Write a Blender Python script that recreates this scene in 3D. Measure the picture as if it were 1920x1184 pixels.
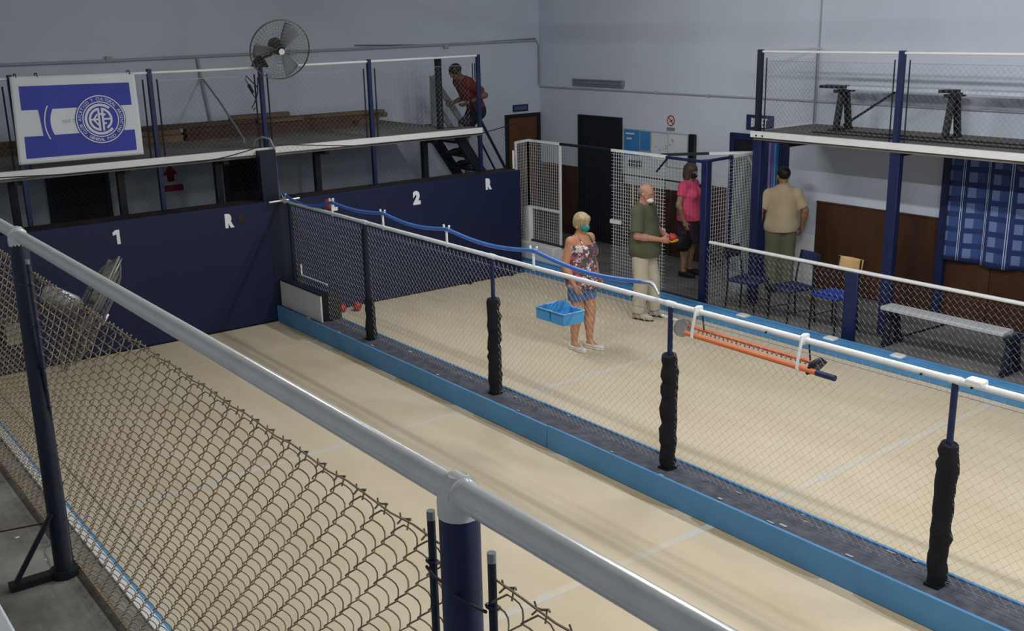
import bpy, math, random
import numpy as np
from mathutils import Vector, Matrix
random.seed(7); RNG = np.random.default_rng(7)
for _o in list(bpy.data.objects): bpy.data.objects.remove(_o)
SC = bpy.context.scene; COL = SC.collection
R = math.radians; PI = math.pi

# ------------------------------------------------------------------ camera, world, exposure, hall lighting
CAM_H = 3.70
def make_camera():
    yaw, pit, rol = R(37.040), R(15.640), R(-1.278)
    f = Vector((math.sin(yaw)*math.cos(pit), math.cos(yaw)*math.cos(pit), -math.sin(pit)))
    r = Vector((math.cos(yaw), -math.sin(yaw), 0)); u = r.cross(f)
    r2 = math.cos(rol)*r + math.sin(rol)*u; u2 = -math.sin(rol)*r + math.cos(rol)*u
    cam = bpy.data.cameras.new('camera'); cam.sensor_width = 36; cam.lens = 1966.75/1920*36
    cam.clip_start = .05; cam.clip_end = 100
    o = bpy.data.objects.new('camera', cam); COL.objects.link(o)
    o.matrix_world = Matrix(((r2.x,u2.x,-f.x,0),(r2.y,u2.y,-f.y,0),(r2.z,u2.z,-f.z,CAM_H),(0,0,0,1)))
    SC.camera = o
make_camera()
W = bpy.data.worlds.new('world'); SC.world = W; W.use_nodes = True
W.node_tree.nodes['Background'].inputs[0].default_value = (.6,.66,.75,1)
W.node_tree.nodes['Background'].inputs[1].default_value = .05
SC.view_settings.view_transform = 'Standard'; SC.view_settings.look = 'None'
SC.view_settings.gamma = 1; SC.view_settings.use_curve_mapping = False
SC.view_settings.exposure = -0.55
LAMP_WATTS = 78.0
LAMP_COL = (.97, .985, 1.0)
# one hanging twin-tube batten per spot: x, y, height of the tubes, share of LAMP_WATTS
LAMP_SPOTS = [(4.0,-1.0,5.0,1.2),(4.0,3.3,5.0,1.1),(4.0,7.6,5.0,.8),(7.4,-2.6,4.3,.9),(7.4,1.5,4.3,1.0),(7.4,5.7,4.3,.9),(7.4,10.0,4.3,.75)]
LAMP_LABELS = ['batten light over the near lane closest to the viewer','batten light over the middle of the near lane','batten light over the near lane closest to its end board','batten light over the far lane behind the viewer','second batten light over the far lane, counted from the viewer','third batten light over the far lane, counted from the viewer','batten light over the far lane above the hose hooks']

# ------------------------------------------------------------------ materials
MATS = {}
def lin(c):
    if isinstance(c, str): c = [int(c[i:i+2],16)/255 for i in (0,2,4)]
    return [x/12.92 if x <= .04045 else ((x+.055)/1.055)**2.4 for x in c]
def mat(name, c, rough=.6, metal=0., var=.12, scale=6., c2=None, bump=0., bscale=60., spec=.4, stretch=(1,1,1), emit=None, alpha=None):
    if name in MATS: return MATS[name]
    m = bpy.data.materials.new(name); m.use_nodes = True; nt = m.node_tree; N = nt.nodes; L = nt.links
    b = N['Principled BSDF']; c = lin(c)
    tc = N.new('ShaderNodeTexCoord'); mp = N.new('ShaderNodeMapping'); L.new(tc.outputs['Object'], mp.inputs[0])
    mp.inputs['Scale'].default_value = stretch
    nz = N.new('ShaderNodeTexNoise'); nz.inputs['Scale'].default_value = scale; nz.inputs['Detail'].default_value = 5; nz.inputs['Roughness'].default_value = .6
    L.new(mp.outputs[0], nz.inputs['Vector'])
    rp = N.new('ShaderNodeValToRGB'); rp.color_ramp.elements[0].position = .3; rp.color_ramp.elements[1].position = .7
    d = lin(c2) if c2 else [x*(1-var) for x in c]
    hi = c if c2 else [min(1,x*(1+var*.6)) for x in c]
    rp.color_ramp.elements[0].color = (*d,1); rp.color_ramp.elements[1].color = (*hi,1)
    L.new(nz.outputs['Fac'], rp.inputs[0]); L.new(rp.outputs[0], b.inputs['Base Color'])
    b.inputs['Roughness'].default_value = rough; b.inputs['Metallic'].default_value = metal
    b.inputs['Specular IOR Level'].default_value = spec
    if bump:
        n2 = N.new('ShaderNodeTexNoise'); n2.inputs['Scale'].default_value = bscale; n2.inputs['Detail'].default_value = 4
        L.new(mp.outputs[0], n2.inputs['Vector'])
        bp = N.new('ShaderNodeBump'); bp.inputs['Strength'].default_value = bump; bp.inputs['Distance'].default_value = .01
        L.new(n2.outputs['Fac'], bp.inputs['Height']); L.new(bp.outputs[0], b.inputs['Normal'])
    if emit: b.inputs['Emission Color'].default_value = (*lin(emit[0]),1); b.inputs['Emission Strength'].default_value = emit[1]
    if alpha is not None: b.inputs['Alpha'].default_value = alpha
    MATS[name] = m; return m
M_SAND = mat('lane_sand', 'd2c4aa', .85, c2='c3b397', scale=1.1, stretch=(1.6,.5,1), bump=.15, bscale=140)
M_SANDD = mat('worn_damp_sand','b09e7e',.9,var=.15,scale=3)
M_LINE = mat('lane_line_paint', 'c0c1bf', .85, c2='cfc1a8', scale=5)
M_CONC = mat('concrete_floor', '84827e', .75, c2='5f5e5c', scale=1.6, bump=.15, bscale=40)
M_GCONC = mat('gallery_concrete', '98948b', .85, c2='625e57', scale=3.2, bump=.3, bscale=30)
M_WALL = mat('white_wall_paint', 'd0d8e4', .8, var=.05, scale=1.2, bump=.08, bscale=18)
M_CEIL = mat('ceiling_paint', 'b7b8ba', .9, var=.05)
M_NAVY = mat('navy_board_paint', '111b40', .6, var=.15, scale=2, bump=.05, bscale=25)
M_NAVYP = mat('navy_steel_paint', '1b2750', .45, var=.25, scale=9, bump=.05)
M_NAVYD = mat('dark_navy_steel', '171d31', .5, var=.25, scale=9)
M_BLACK = mat('black_steel', '14161c', .5, var=.2)
M_WHITE = mat('white_steel_paint', 'e6e7e6', .35, var=.06, scale=8, spec=.5)
M_WHITEG = mat('gloss_grey_white_pipe', 'd6d8d6', .22, var=.08, scale=14, spec=.6, bump=.03, bscale=50)
M_BLUE = mat('sky_blue_board', '5490c0', .55, var=.12, scale=3, bump=.04)
M_CURB = mat('worn_curb_top', '5a5c66', .8, c2='3a3c46', scale=9, bump=.5, bscale=30)
M_CHIP = mat('paint_chip', 'a4a6ac', .8)
M_WIRE = mat('galvanised_wire', '9a9da2', .45, metal=.5, var=.1)
M_WIREL = mat('light_wire', 'b4b3ae', .5, metal=.15, var=.1)
M_WIREB = mat('weathered_brown_wire', '8f8068', .6, metal=.2, var=.25, scale=20)
M_WIRED = mat('dark_wire', '2a2d35', .6, metal=.3)
M_PAD = mat('black_wrap_padding', '17181d', .95, var=.3, scale=25, bump=.8, bscale=45)
M_WOOD = mat('dark_red_wood_panel', '583a27', .35, c2='38241b', scale=3, stretch=(1,1,.25), bump=.04)
M_WOOD2 = mat('brown_door_wood', '7a4a26', .45, c2='4a2c1c', scale=3, stretch=(1,1,.3))
M_DARKD = mat('dark_door_paint', '171b22', .6)
M_PINE = mat('old_timber', '7d664b', .8, c2='554432', scale=5, stretch=(.2,1,1), bump=.2)
M_PINE2 = mat('dark_timber', '5c4436', .8, c2='43302a', scale=5, stretch=(.2,1,1), bump=.2)
M_DECK = mat('gallery_deck', '7f7a72', .85, c2='615d57', scale=2, bump=.15)
M_PAPER = mat('paper', 'd8dde0', .7, var=.08, scale=5)
M_BLUEP = mat('blue_poster', '3f86c6', .6, var=.15, scale=4)
M_LETTER = mat('white_lettering', 'eef0f2', .6, var=.03)
M_SIGN = mat('sign_navy', '232f5c', .5)
M_REDP = mat('red_print', 'b0303c', .6)
M_GREY = mat('grey_metal', '8d9196', .4, metal=.4)
M_CONDUIT = mat('painted_conduit', 'a9adb2', .6, var=.08)
M_FANG = mat('fan_cage_steel', '6a6a66', .45, metal=.4)
M_FANB = mat('fan_black', '1d2026', .5)
M_HOSE = mat('blue_hose', '3d6fc0', .35, var=.1, spec=.6)
M_BANW = mat('banner_white', 'd6dade', .7, var=.03)
M_BANB = mat('banner_blue', '3d46a6', .7, var=.08, scale=2)
M_ORANGE = mat('orange_paint', 'd8774a', .45, var=.1)
M_CADDY = mat('light_blue_plastic', '4f9fd8', .4, var=.06)
M_BALLR = mat('red_ball', 'a8322c', .35, var=.1)
M_RUST = mat('rusty_sill', '3a2c2a', .8, c2='241d1e', scale=6)
M_SEATN = mat('navy_seat_fabric', '1e2a54', .8, var=.2, scale=30)
M_SEATB = mat('blue_seat_fabric', '2c47a8', .8, var=.2, scale=30)
M_PLY = mat('light_plywood', 'd2ac74', .5, var=.1, scale=6, stretch=(1,1,.3))
M_BENCHW = mat('white_bench_paint', 'cfd2d4', .55, var=.08, scale=5)
M_TUBE = mat('lit_tube', 'ffffff', .5, emit=('fff6e8', 6.0))
M_GLASSD = mat('dark_pane', '20262e', .15, spec=.6)

# ------------------------------------------------------------------ mesh helpers
WLOC = {}
class MB:
    def __init__(s): s.v = []; s.f = []
    def add(s, vs, fs):
        n = len(s.v); s.v += [tuple(map(float,p)) for p in vs]; s.f += [tuple(i+n for i in f) for f in fs]; return s
    def box(s, a, b, ch=0.):
        x0,y0,z0 = [min(a[i],b[i]) for i in range(3)]; x1,y1,z1 = [max(a[i],b[i]) for i in range(3)]
        if ch <= 0:
            return s.add([(x0,y0,z0),(x1,y0,z0),(x1,y1,z0),(x0,y1,z0),(x0,y0,z1),(x1,y0,z1),(x1,y1,z1),(x0,y1,z1)],
                [(0,3,2,1),(4,5,6,7),(0,1,5,4),(1,2,6,5),(2,3,7,6),(3,0,4,7)])
        c = min(ch,(x1-x0)*.45,(y1-y0)*.45,(z1-z0)*.45); V = []; idx = {}
        for ix,X in enumerate((x0,x1)):
            for iy,Y in enumerate((y0,y1)):
                for iz,Z in enumerate((z0,z1)):
                    sx,sy,sz = 1-2*ix,1-2*iy,1-2*iz
                    for ax,p in enumerate(((X,Y+sy*c,Z+sz*c),(X+sx*c,Y,Z+sz*c),(X+sx*c,Y+sy*c,Z))):
                        idx[(ix,iy,iz,ax)] = len(V); V.append(p)
        F = []
        ctr = Vector(((x0+x1)/2,(y0+y1)/2,(z0+z1)/2))
        def face(ks):
            q = [idx[k] for k in ks]; P = [Vector(V[i]) for i in q]
            nrm = (P[1]-P[0]).cross(P[2]-P[0])
            if nrm.dot(sum(P,Vector())/len(P)-ctr) < 0: q.reverse()
            F.append(tuple(q))
        for ax in range(3):
            o = [i for i in range(3) if i != ax]
            for e in (0,1):
                ks = []
                for (a_,b_) in ((0,0),(1,0),(1,1),(0,1)):
                    k = [0,0,0]; k[ax] = e; k[o[0]] = a_; k[o[1]] = b_; ks.append((*k,ax))
                face(ks)
            for a_ in (0,1):
                for b_ in (0,1):
                    k0 = [0,0,0]; k0[o[0]] = a_; k0[o[1]] = b_; k1 = list(k0); k1[ax] = 1
                    face([(*k0,o[0]),(*k1,o[0]),(*k1,o[1]),(*k0,o[1])])
        for ix in (0,1):
            for iy in (0,1):
                for iz in (0,1): face([(ix,iy,iz,a_) for a_ in range(3)])
        return s.add(V,F)
    def tube(s, pts, r, n=8, closed=False, caps=True, up=None):
        P = [Vector(p) for p in pts]; m = len(P)
        rs = r if isinstance(r,(list,tuple)) else [r]*m
        V = []; T0 = None; U = None
        for i in range(m):
            if closed: t = P[(i+1)%m]-P[i-1]
            else: t = P[min(i+1,m-1)]-P[max(i-1,0)]
            t.normalize()
            if U is None:
                a = Vector(up) if up else (Vector((0,0,1)) if abs(t.z) < .9 else Vector((1,0,0)))
                U = (a - t*a.dot(t)).normalized()
            else:
                U = U - t*U.dot(t)
                U.normalize()
            B = t.cross(U)
            for k in range(n):
                an = 2*PI*(k+.5)/n
                V.append(P[i]+(U*math.cos(an)+B*math.sin(an))*rs[i])
        F = []
        for i in range(m if closed else m-1):
            j = (i+1)%m
            for k in range(n):
                F.append((i*n+k, i*n+(k+1)%n, j*n+(k+1)%n, j*n+k))
        if not closed and caps:
            F.append(tuple(range(n-1,-1,-1))); F.append(tuple((m-1)*n+k for k in range(n)))
        return s.add(V,F)
    def bar(s, p0, p1, w, h, up=(0,0,1)):
        p0,p1 = Vector(p0),Vector(p1); t = (p1-p0).normalized(); u = Vector(up)
        if abs(t.dot(u)) > .98: u = Vector((1,0,0))
        b = t.cross(u).normalized(); u = b.cross(t)
        V = [p+b*sx*w/2+u*sz*h/2 for p in (p0,p1) for sx,sz in ((-1,-1),(1,-1),(1,1),(-1,1))]
        return s.add(V,[(0,1,2,3),(7,6,5,4),(0,4,5,1),(1,5,6,2),(2,6,7,3),(3,7,4,0)])
    def disc(s, c, nrm, r, t, n=20):
        c = Vector(c); nrm = Vector(nrm).normalized()
        return s.tube([c-nrm*t/2,c+nrm*t/2], r, n)
    def ball(s, c, r, nu=14, nv=9):
        rx,ry,rz = r if isinstance(r,(list,tuple)) else (r,r,r); V = []; F = []
        V.append((c[0],c[1],c[2]+rz))
        for j in range(1,nv):
            a = PI*j/nv
            for i in range(nu):
                b = 2*PI*i/nu; V.append((c[0]+rx*math.sin(a)*math.cos(b),c[1]+ry*math.sin(a)*math.sin(b),c[2]+rz*math.cos(a)))
        V.append((c[0],c[1],c[2]-rz)); L_ = len(V)-1
        for i in range(nu):
            F.append((0,1+i,1+(i+1)%nu)); F.append((L_,L_-nu+(i+1)%nu,L_-nu+i))
            for j in range(nv-2): a=1+j*nu; F.append((a+i,a+nu+i,a+nu+(i+1)%nu,a+(i+1)%nu))
        return s.add(V,F)
    def grid(s, fn, nu, nv, thick=0.):
        V = [fn(i/nu,j/nv) for j in range(nv+1) for i in range(nu+1)]
        F = [(j*(nu+1)+i, j*(nu+1)+i+1, (j+1)*(nu+1)+i+1, (j+1)*(nu+1)+i) for j in range(nv) for i in range(nu)]
        return s.add(V,F)
    def build(s, name, m, parent=None, local=False, smooth=True, solid=0., bev=0.):
        me = bpy.data.meshes.new(name); V = np.array(s.v,float).reshape(-1,3)
        if parent is not None:
            off = np.zeros(3) if local else np.array(WLOC.get(parent.name,(0,0,0)))
            loc = (0,0,0)
        else:
            lo,hi = V.min(0),V.max(0); off = np.array([(lo[0]+hi[0])/2,(lo[1]+hi[1])/2,lo[2]]); loc = off
        me.from_pydata((V-off).tolist(),[],s.f); me.update()
        me.materials.append(m)
        if smooth:
            me.shade_smooth(); me.set_sharp_from_angle(angle=R(38))
        o = bpy.data.objects.new(name, me); COL.objects.link(o)
        if parent is not None: o.parent = parent; WLOC[o.name] = WLOC.get(parent.name,(0,0,0))
        else: o.location = loc; WLOC[o.name] = tuple(off)
        if solid: md = o.modifiers.new('s','SOLIDIFY'); md.thickness = solid; md.offset = 0
        if bev: md = o.modifiers.new('b','BEVEL'); md.width = bev; md.segments = 2; md.limit_method = 'ANGLE'
        return o
def tag(o, label=None, cat=None, group=None, kind=None):
    if label: o['label'] = label
    if cat: o['category'] = cat
    if group: o['group'] = group
    if kind: o['kind'] = kind
    return o
def thing(name, label, cat, loc=(0,0,0), rz=0, group=None, kind=None):
    o = bpy.data.objects.new(name, None); COL.objects.link(o); o.empty_display_size = .1
    o.location = loc; o.rotation_euler = (0,0,rz); WLOC[o.name] = tuple(loc)
    return tag(o,label,cat,group,kind)
def box(a,b,ch=0.): return MB().box(a,b,ch)
def tube(p,r,n=8,**k): return MB().tube(p,r,n,**k)
_FONT = {}
def glyphs(txt, size=1., bold=0., extr=.002):
    cu = bpy.data.curves.new('t','FONT'); cu.body = txt; cu.size = size; cu.offset = bold; cu.extrude = extr; cu.resolution_u = 3
    cu.align_x = 'CENTER'; cu.align_y = 'CENTER'
    o = bpy.data.objects.new('t',cu); COL.objects.link(o)
    bpy.context.view_layer.update()
    me = bpy.data.meshes.new_from_object(o.evaluated_get(bpy.context.evaluated_depsgraph_get()))
    V = [tuple(v.co) for v in me.vertices]; F = [tuple(p.vertices) for p in me.polygons]
    bpy.data.objects.remove(o); bpy.data.curves.remove(cu); bpy.data.meshes.remove(me)
    return V,F
def text_on(mb, txt, size, c, right, up, bold=0., extr=.002, sx=1., rot=0.):
    V,F = glyphs(txt,size,bold,extr); c = Vector(c); r = Vector(right).normalized(); u = Vector(up).normalized(); n = r.cross(u)
    # centre on the true glyph box
    xs=[v[0] for v in V]; ys=[v[1] for v in V]; cx=(min(xs)+max(xs))/2; cy=(min(ys)+max(ys))/2
    ca,sa = math.cos(rot),math.sin(rot)
    out = []
    for x,y,z in V:
        x=(x-cx)*sx; y=y-cy; x,y = x*ca-y*sa, x*sa+y*ca
        out.append(c+r*x+u*y+n*z)
    return mb.add(out,F)
def chainlink(mb, org, du, length, z0, z1, w, rad, sub=1, depth=0., n=3, ztop=None, h=None):
    """flattened-spiral wires, each a zigzag; org at the lower start, du the horizontal unit vector"""
    du = Vector(du).normalized(); dn = Vector((0,0,1)).cross(du); org = Vector(org)
    N = int(length/w)
    steps = int(round((z1-z0)/(h or w))); dz = (z1-z0)/steps
    for i in range(N):
        u0 = (i+.5)*w; pts = []
        for k in range(steps):
            a = -1 if (k+i)%2 == 0 else 1
            for s_ in range(sub):
                t = s_/sub
                uu = u0 + a*(.5-t)*w*1.04; d = depth*math.sin(PI*t)*(1 if a > 0 else -1)
                pts.append(org+du*uu+dn*d+Vector((0,0,z0-org.z+(k+t)*dz)))
        a = -1 if (steps+i)%2 == 0 else 1
        pts.append(org+du*(u0+a*.5*w*1.04)+Vector((0,0,z1-org.z)))
        if ztop:
            for p in pts:
                u_ = (p-org).dot(du); zt = ztop(u_); p.z = z0+(p.z-z0)*(zt-z0)/(z1-z0)
        mb.tube(pts,rad,n,caps=False)
    return mb

# ------------------------------------------------------------------ the hall
XW, YW, YN = 12.0, 14.93, 12.37          # right wall, back wall, end boards of the lanes
def struct(o): o['kind'] = 'structure'; return o
struct(box((-2.2,-4,-.14),(XW+.2,YW+.2,-.004)).build('floor',M_CONC))
for i,(x0,x1) in enumerate(((1.70,5.53),(5.85,9.64))):
    lf = struct(box((x0,-4,-.003),(x1,YN,0)).build('lane_floor',M_SAND))
    lf['label'] = ['beige sand lane in front of the board numbered 1','beige sand lane in front of the board numbered 2'][i]
    ys = (11.25,8.08,4.86,1.6) if i == 0 else (8.08,4.86,1.6)
    for j,y in enumerate(ys):
        w = .07 if (i,j) != (0,0) else .03
        xa,xb = (x0+.02,x1-.02)
        box((xa,y-w/2,0),(xb,y+w/2,.0012)).build('lane_line',M_LINE,lf)
    xe,sg = (5.505,-1) if i == 0 else (5.876,1)
    for k in range(9):
        ya,yb = 12.3-k*1.45,12.3-k*1.45-1.45*random.uniform(.75,1.05); wd = random.uniform(.05,.09); ph = random.uniform(0,6)
        MB().grid(lambda u,v:(xe+sg*v*wd*(.35+.65*math.sin(PI*u)**.5)*(1+.2*math.sin(9*u+ph)),ya+(yb-ya)*u,.0008),24,1).build('worn_edge',M_SANDD,lf)
# walls
back = struct(box((-2.2,YW,0),(XW+.2,YW+.2,6.0)).build('wall_back',M_WALL))
right = struct(box((XW,-4,0),(XW+.2,YW,6.0)).build('wall_right',M_WALL))
struct(box((-2.4,-4,0),(-2.2,YW+.2,6.0)).build('wall_left',M_WALL))
struct(box((-2.4,-4.2,0),(XW+.2,-4,6.0)).build('wall_front',M_WALL))
struct(box((-2.4,-4.2,6.0),(XW+.2,YW+.2,6.15)).build('ceiling',M_CEIL))
# wood wainscot panels on the right wall
for a,b,nm in ((14.90,13.86,0),(12.75,10.48,1),(8.86,-3.9,2)):
    wt = thing('trim_%d'%(nm+1),None,None,(XW,(a+b)/2,0),kind='structure')
    n = max(1,round((a-b)/1.22)); st = (a-b)/n
    for k in range(n):
        box((XW-.03,a-k*st-.004,.02),(XW,a-(k+1)*st+.004,1.22),.006).build('panel',M_WOOD,wt)
    box((XW-.036,a,1.22),(XW,b,1.245),.004).build('cap_rail',M_WOOD,wt)
# seam and conduits on the walls
c = tag(tube([(XW-.018,14.9,2.58),(XW-.018,8.0,2.58),(XW-.018,-3.5,2.585)],.014,8).build('wall_conduit',M_CONDUIT),'thin grey conduit running low along the white wall above the notice board','conduit')
for y in (14.2,12.0,10.9,9.0): box((XW-.03,y-.03,2.56),(XW,y+.03,2.60)).build('clip',M_CONDUIT,c)
tag(tube([(XW-.012,8.97,2.3),(XW-.012,8.97,5.99)],.010,6).build('wall_conduit',M_CONDUIT),'thin vertical conduit on the wall behind the bench gallery','conduit')
c = tag(tube([(-2.1,YW-.03,3.32),(4.5,YW-.03,3.31),(8.0,YW-.03,3.345),(11.9,YW-.03,3.38)],.022,8).build('wall_conduit',M_CONDUIT),'grey conduit pipe running along the far wall behind the fan','conduit')
for x in (3,4.52,7.2,10.0): box((x-.04,YW-.06,3.30),(x+.04,YW,3.37)).build('clip',M_CONDUIT,c)
tag(tube([(8.3,YW-.02,3.40),(10,YW-.02,3.36),(11.9,YW-.02,3.41),(XW-.04,YW-.03,3.30),(XW-.04,YW-.03,2.6)],.012,6).build('wall_cable',M_GREY),'loose cable sagging along the far wall into the corner','cable')
# doors
def door_back(name, x0,x1,z1, leaf, frame, label, fr=.06, z0=0.):
    t = thing(name,label,None,((x0+x1)/2,YW,0),kind='structure')
    m = MB(); m.box((x0,YW-.05,z0),(x0+fr,YW,z1)).box((x1-fr,YW-.05,z0),(x1,YW,z1)).box((x0+fr,YW-.05,z1-fr),(x1-fr,YW,z1)); m.build('door_frame',frame,t)
    box((x0+fr,YW-.025,z0),(x1-fr,YW,z1-fr)).build('door_leaf',leaf,t); return t
t = door_back('door_1',11.2,11.97,2.13,M_WOOD2,M_DARKD,'brown wooden door in the corner under a small navy sign')
tube([(11.32,YW-.03,1.02),(11.32,YW-.08,1.02),(11.44,YW-.08,1.02)],.011).build('handle',M_GREY,t)
t = door_back('door_2',3.5,4.32,2.08,M_DARKD,M_NAVYD,'dark door with navy frame under the banner gallery')
tube([(4.2,YW-.03,1.02),(4.2,YW-.08,1.02),(4.1,YW-.08,1.02)],.011).build('handle',M_GREY,t)
t = door_back('door_3',5.98,6.62,2.08,M_DARKD,M_BLACK,'dark barred door with panes under the fan gallery')
for x in (6.13,6.3,6.47):
    box((x-.055,YW-.032,1.35),(x+.055,YW-.025,1.66)).build('pane',M_GLASSD,t); box((x-.055,YW-.032,1.7),(x+.055,YW-.025,1.98)).build('pane',M_GLASSD,t)
for x in (6.07,6.215,6.385,6.53): tube([(x,YW-.045,1.3),(x,YW-.045,2.02)],.008,6).build('security_bar',M_BLACK,t)
def door_right(name,y0,y1,z1,leaf,frame,label,fr=.06):
    t = thing(name,label,None,(XW,(y0+y1)/2,0),kind='structure')
    m = MB(); m.box((XW-.05,y0,0),(XW,y0+fr,z1)).box((XW-.05,y1-fr,0),(XW,y1,z1)).box((XW-.05,y0+fr,z1-fr),(XW,y1-fr,z1)); m.build('door_frame',frame,t)
    box((XW-.025,y0+fr,0),(XW,y1-fr,z1-fr)).build('door_leaf',leaf,t); return t
t = door_right('door_4',12.77,13.84,2.15,M_DARKD,M_DARKD,'plain black door beside the notice board',.035)
tube([(XW-.03,12.86,1.02),(XW-.08,12.86,1.02),(XW-.08,12.98,1.02)],.011).build('handle',M_GREY,t)
t = door_right('door_5',9.38,10.43,2.07,M_DARKD,M_NAVYP,'navy framed doorway under the BUFFET sign',.09)
box((XW-.06,9.47,0),(XW-.03,9.95,1.99)).build('door_leaf',M_SIGN,t)
for k,(y,cc) in enumerate(((9.50,'1f4f88'),(9.545,'3f86b4'),(9.59,'5a4a92'),(9.64,'7d6aa8'))):
    def fn(u,v,y=y): return (XW-.07-.008*math.sin(PI*u),y+u*.046,.12+v*1.86)
    MB().grid(fn,4,2).build('strip_curtain',mat('curtain_strip_%d'%k,cc,.35,var=.05),t,solid=.003)
# pale sill below the white wall stretch
struct(box((XW-.015,8.87,0),(XW,9.37,.75),.003).build('baseboard_right',M_WHITE))
# navy pilasters by the curtain
t = struct(box((XW-.09,6.89,0),(XW,7.0,2.2),.004).build('wall_column',M_NAVYP)); t['label']='navy wall column beside the plaid curtain'
# curbs
def curb(name,label,x0,x1,z,boards,core=M_CURB):
    t = thing(name,label,None,((x0+x1)/2,4.2,0),kind='structure')
    m = MB(); nseg = 90; ys = np.linspace(-4,YN,nseg)
    V=[];F=[]
    for i,y in enumerate(ys):
        j = (lambda s: s*(RNG.random()-.5))
        V += [(x0,y,0),(x1,y,0),(x1,y,z+j(.012)),(x0+(x1-x0)*.66,y,z+j(.018)),(x0+(x1-x0)*.33,y,z+j(.018)),(x0,y,z+j(.012))]
        if i:
            a=(i-1)*6;b=i*6
            for k in range(6): F.append((a+k,b+k,b+(k+1)%6,a+(k+1)%6))
    m.add(V,F).build('curb_core',core,t)
    for (xa,xb,zz,mt,cuts) in boards:
        for k in range(len(cuts)-1):
            box((xa,cuts[k]+.003,.002),(xb,cuts[k+1]-.003,zz+(.004 if k%2 else 0)),.004).build('board',mt,t)
    return t
cm = curb('lane_curb','dark topped curb with sky blue boards between the two lanes',5.53,5.85,.205,[(5.505,5.53,.215,M_BLUE,(-4,1.25,6.82,YN)),(5.85,5.875,.215,M_BLUE,(-4,2.2,7.3,YN))])
for k in range(26):
    y = random.uniform(2,12); x = random.choice([5.535,5.56,5.75,5.82])+random.uniform(-.01,.02); a=random.uniform(.02,.07); b=random.uniform(.012,.03)
    box((x,y,.208),(x+b,y+a,.2145),.002).build('paint_flake',M_CHIP,cm)
curb('lane_curb','grey curb with white edge along the near side of lane 1',1.38,1.62,.19,[(1.62,1.685,.205,M_WHITE,(-4,1.0,5.2,9.1,YN)),(1.685,1.73,.17,M_BLUE,(-4,1.0,5.2,9.1,YN))],core=M_GCONC)
cr = curb('lane_curb','sky blue curb along the spectator side of lane 2',9.66,9.76,.15,[(9.62,9.66,.165,M_BLUE,(-4,-.5,3.3,7.1,10.9,12.9)),(9.76,9.80,.17,M_BLUE,(-4,-.5,3.3,7.1,10.9,12.9))],core=M_BLUE)
for y in (8.17,6.89,6.03,10.0,4.4): box((9.655,y-.07,.15),(9.775,y+.07,.185),.01).build('cleat',M_WHITE,cr)

# galleries
def gallery(name,label,a,b,m,fascias):
    t = thing(name,label,None,((a[0]+b[0])/2,(a[1]+b[1])/2,0),kind='structure')
    box(a,b).build('slab',m,t)
    for (fa,fb) in fascias: box(fa,fb,.004).build('fascia',M_WHITE,t)
    return t
ZB = 2.22
gb = gallery('gallery_floor','dusty deck of the gallery above the end boards',(-2.2,12.63,ZB-.11),(8.72,YW,ZB),M_DECK,[((-2.2,12.60,ZB-.075),(9.05,12.63,ZB+.005))])
box((8.72,12.63,ZB-.11),(9.05,12.93,ZB)).build('slab',M_DECK,gb)
for x in (2.69,3.91,5.14,6.55,8.29):
    box((x-.04,12.98,1.5),(x+.04,13.06,ZB-.11)).build('post',M_BLACK,gb)
    box((x-.035,12.7,ZB-.17),(x+.035,YW,ZB-.11)).build('joist',M_BLACK,gb)
box((5.50,12.49,0),(5.72,12.60,2.2)).build('column',M_NAVYD,gb)
ZR = 2.28
gr = gallery('gallery_floor','deck of the bench gallery above the spectator side',(10.74,-4,ZR-.11),(XW,8.98,ZR),M_DECK,[((10.70,-4,ZR-.075),(10.74,9.0,ZR+.005)),((10.74,8.98,ZR-.075),(XW,9.0,ZR))])
for x in (11.05,11.35): tube([(x,8.3,ZR+.012),(x,-3.5,ZR+.012)],.012,6).build('deck_pipe',M_BLACK,gr)
for k in range(8):
    bm_=MB(); y=8.5-k*1.5; bm_.add([(10.78,y,ZR-.11),(XW,y,ZR-.11),(XW,y-.06,ZR-.11),(10.78,y-.06,ZR-.11),(10.78,y,ZR-.17),(XW,y,ZR-.17),(XW,y-.06,ZR-.17),(10.78,y-.06,ZR-.17)],[(0,1,2,3),(7,6,5,4),(0,4,5,1),(1,5,6,2),(2,6,7,3),(3,7,4,0)]); bm_.build('joist',M_BLACK,gr)
ZG = 2.155
gl = gallery('gallery_floor','grey concrete gallery walkway behind the big mesh railing',(-2.2,-4,ZG-.13),(.675,YN+.2,ZG),M_GCONC,[])
for pts in ([(-.9,2.55),(-.2,2.42),(.35,2.33),(.66,2.30)],[(-.6,3.9),(0,3.4),(.2,3.2),(.35,2.9),(.45,2.5),(.42,2.1)],[(-.8,3.5),(.1,3.55),(.66,3.42)]):
    tube([(x,y,ZG+.0005) for x,y in pts],.0035,4).build('crack_line',M_RUST,gl)
for k in range(14):
    x,y = random.uniform(-.3,.6),random.uniform(2.0,3.9); a=random.uniform(.004,.012)
    box((x,y,ZG),(x+a*1.6,y+a,ZG+.001)).build('paint_speck',M_LETTER,gl)

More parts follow.
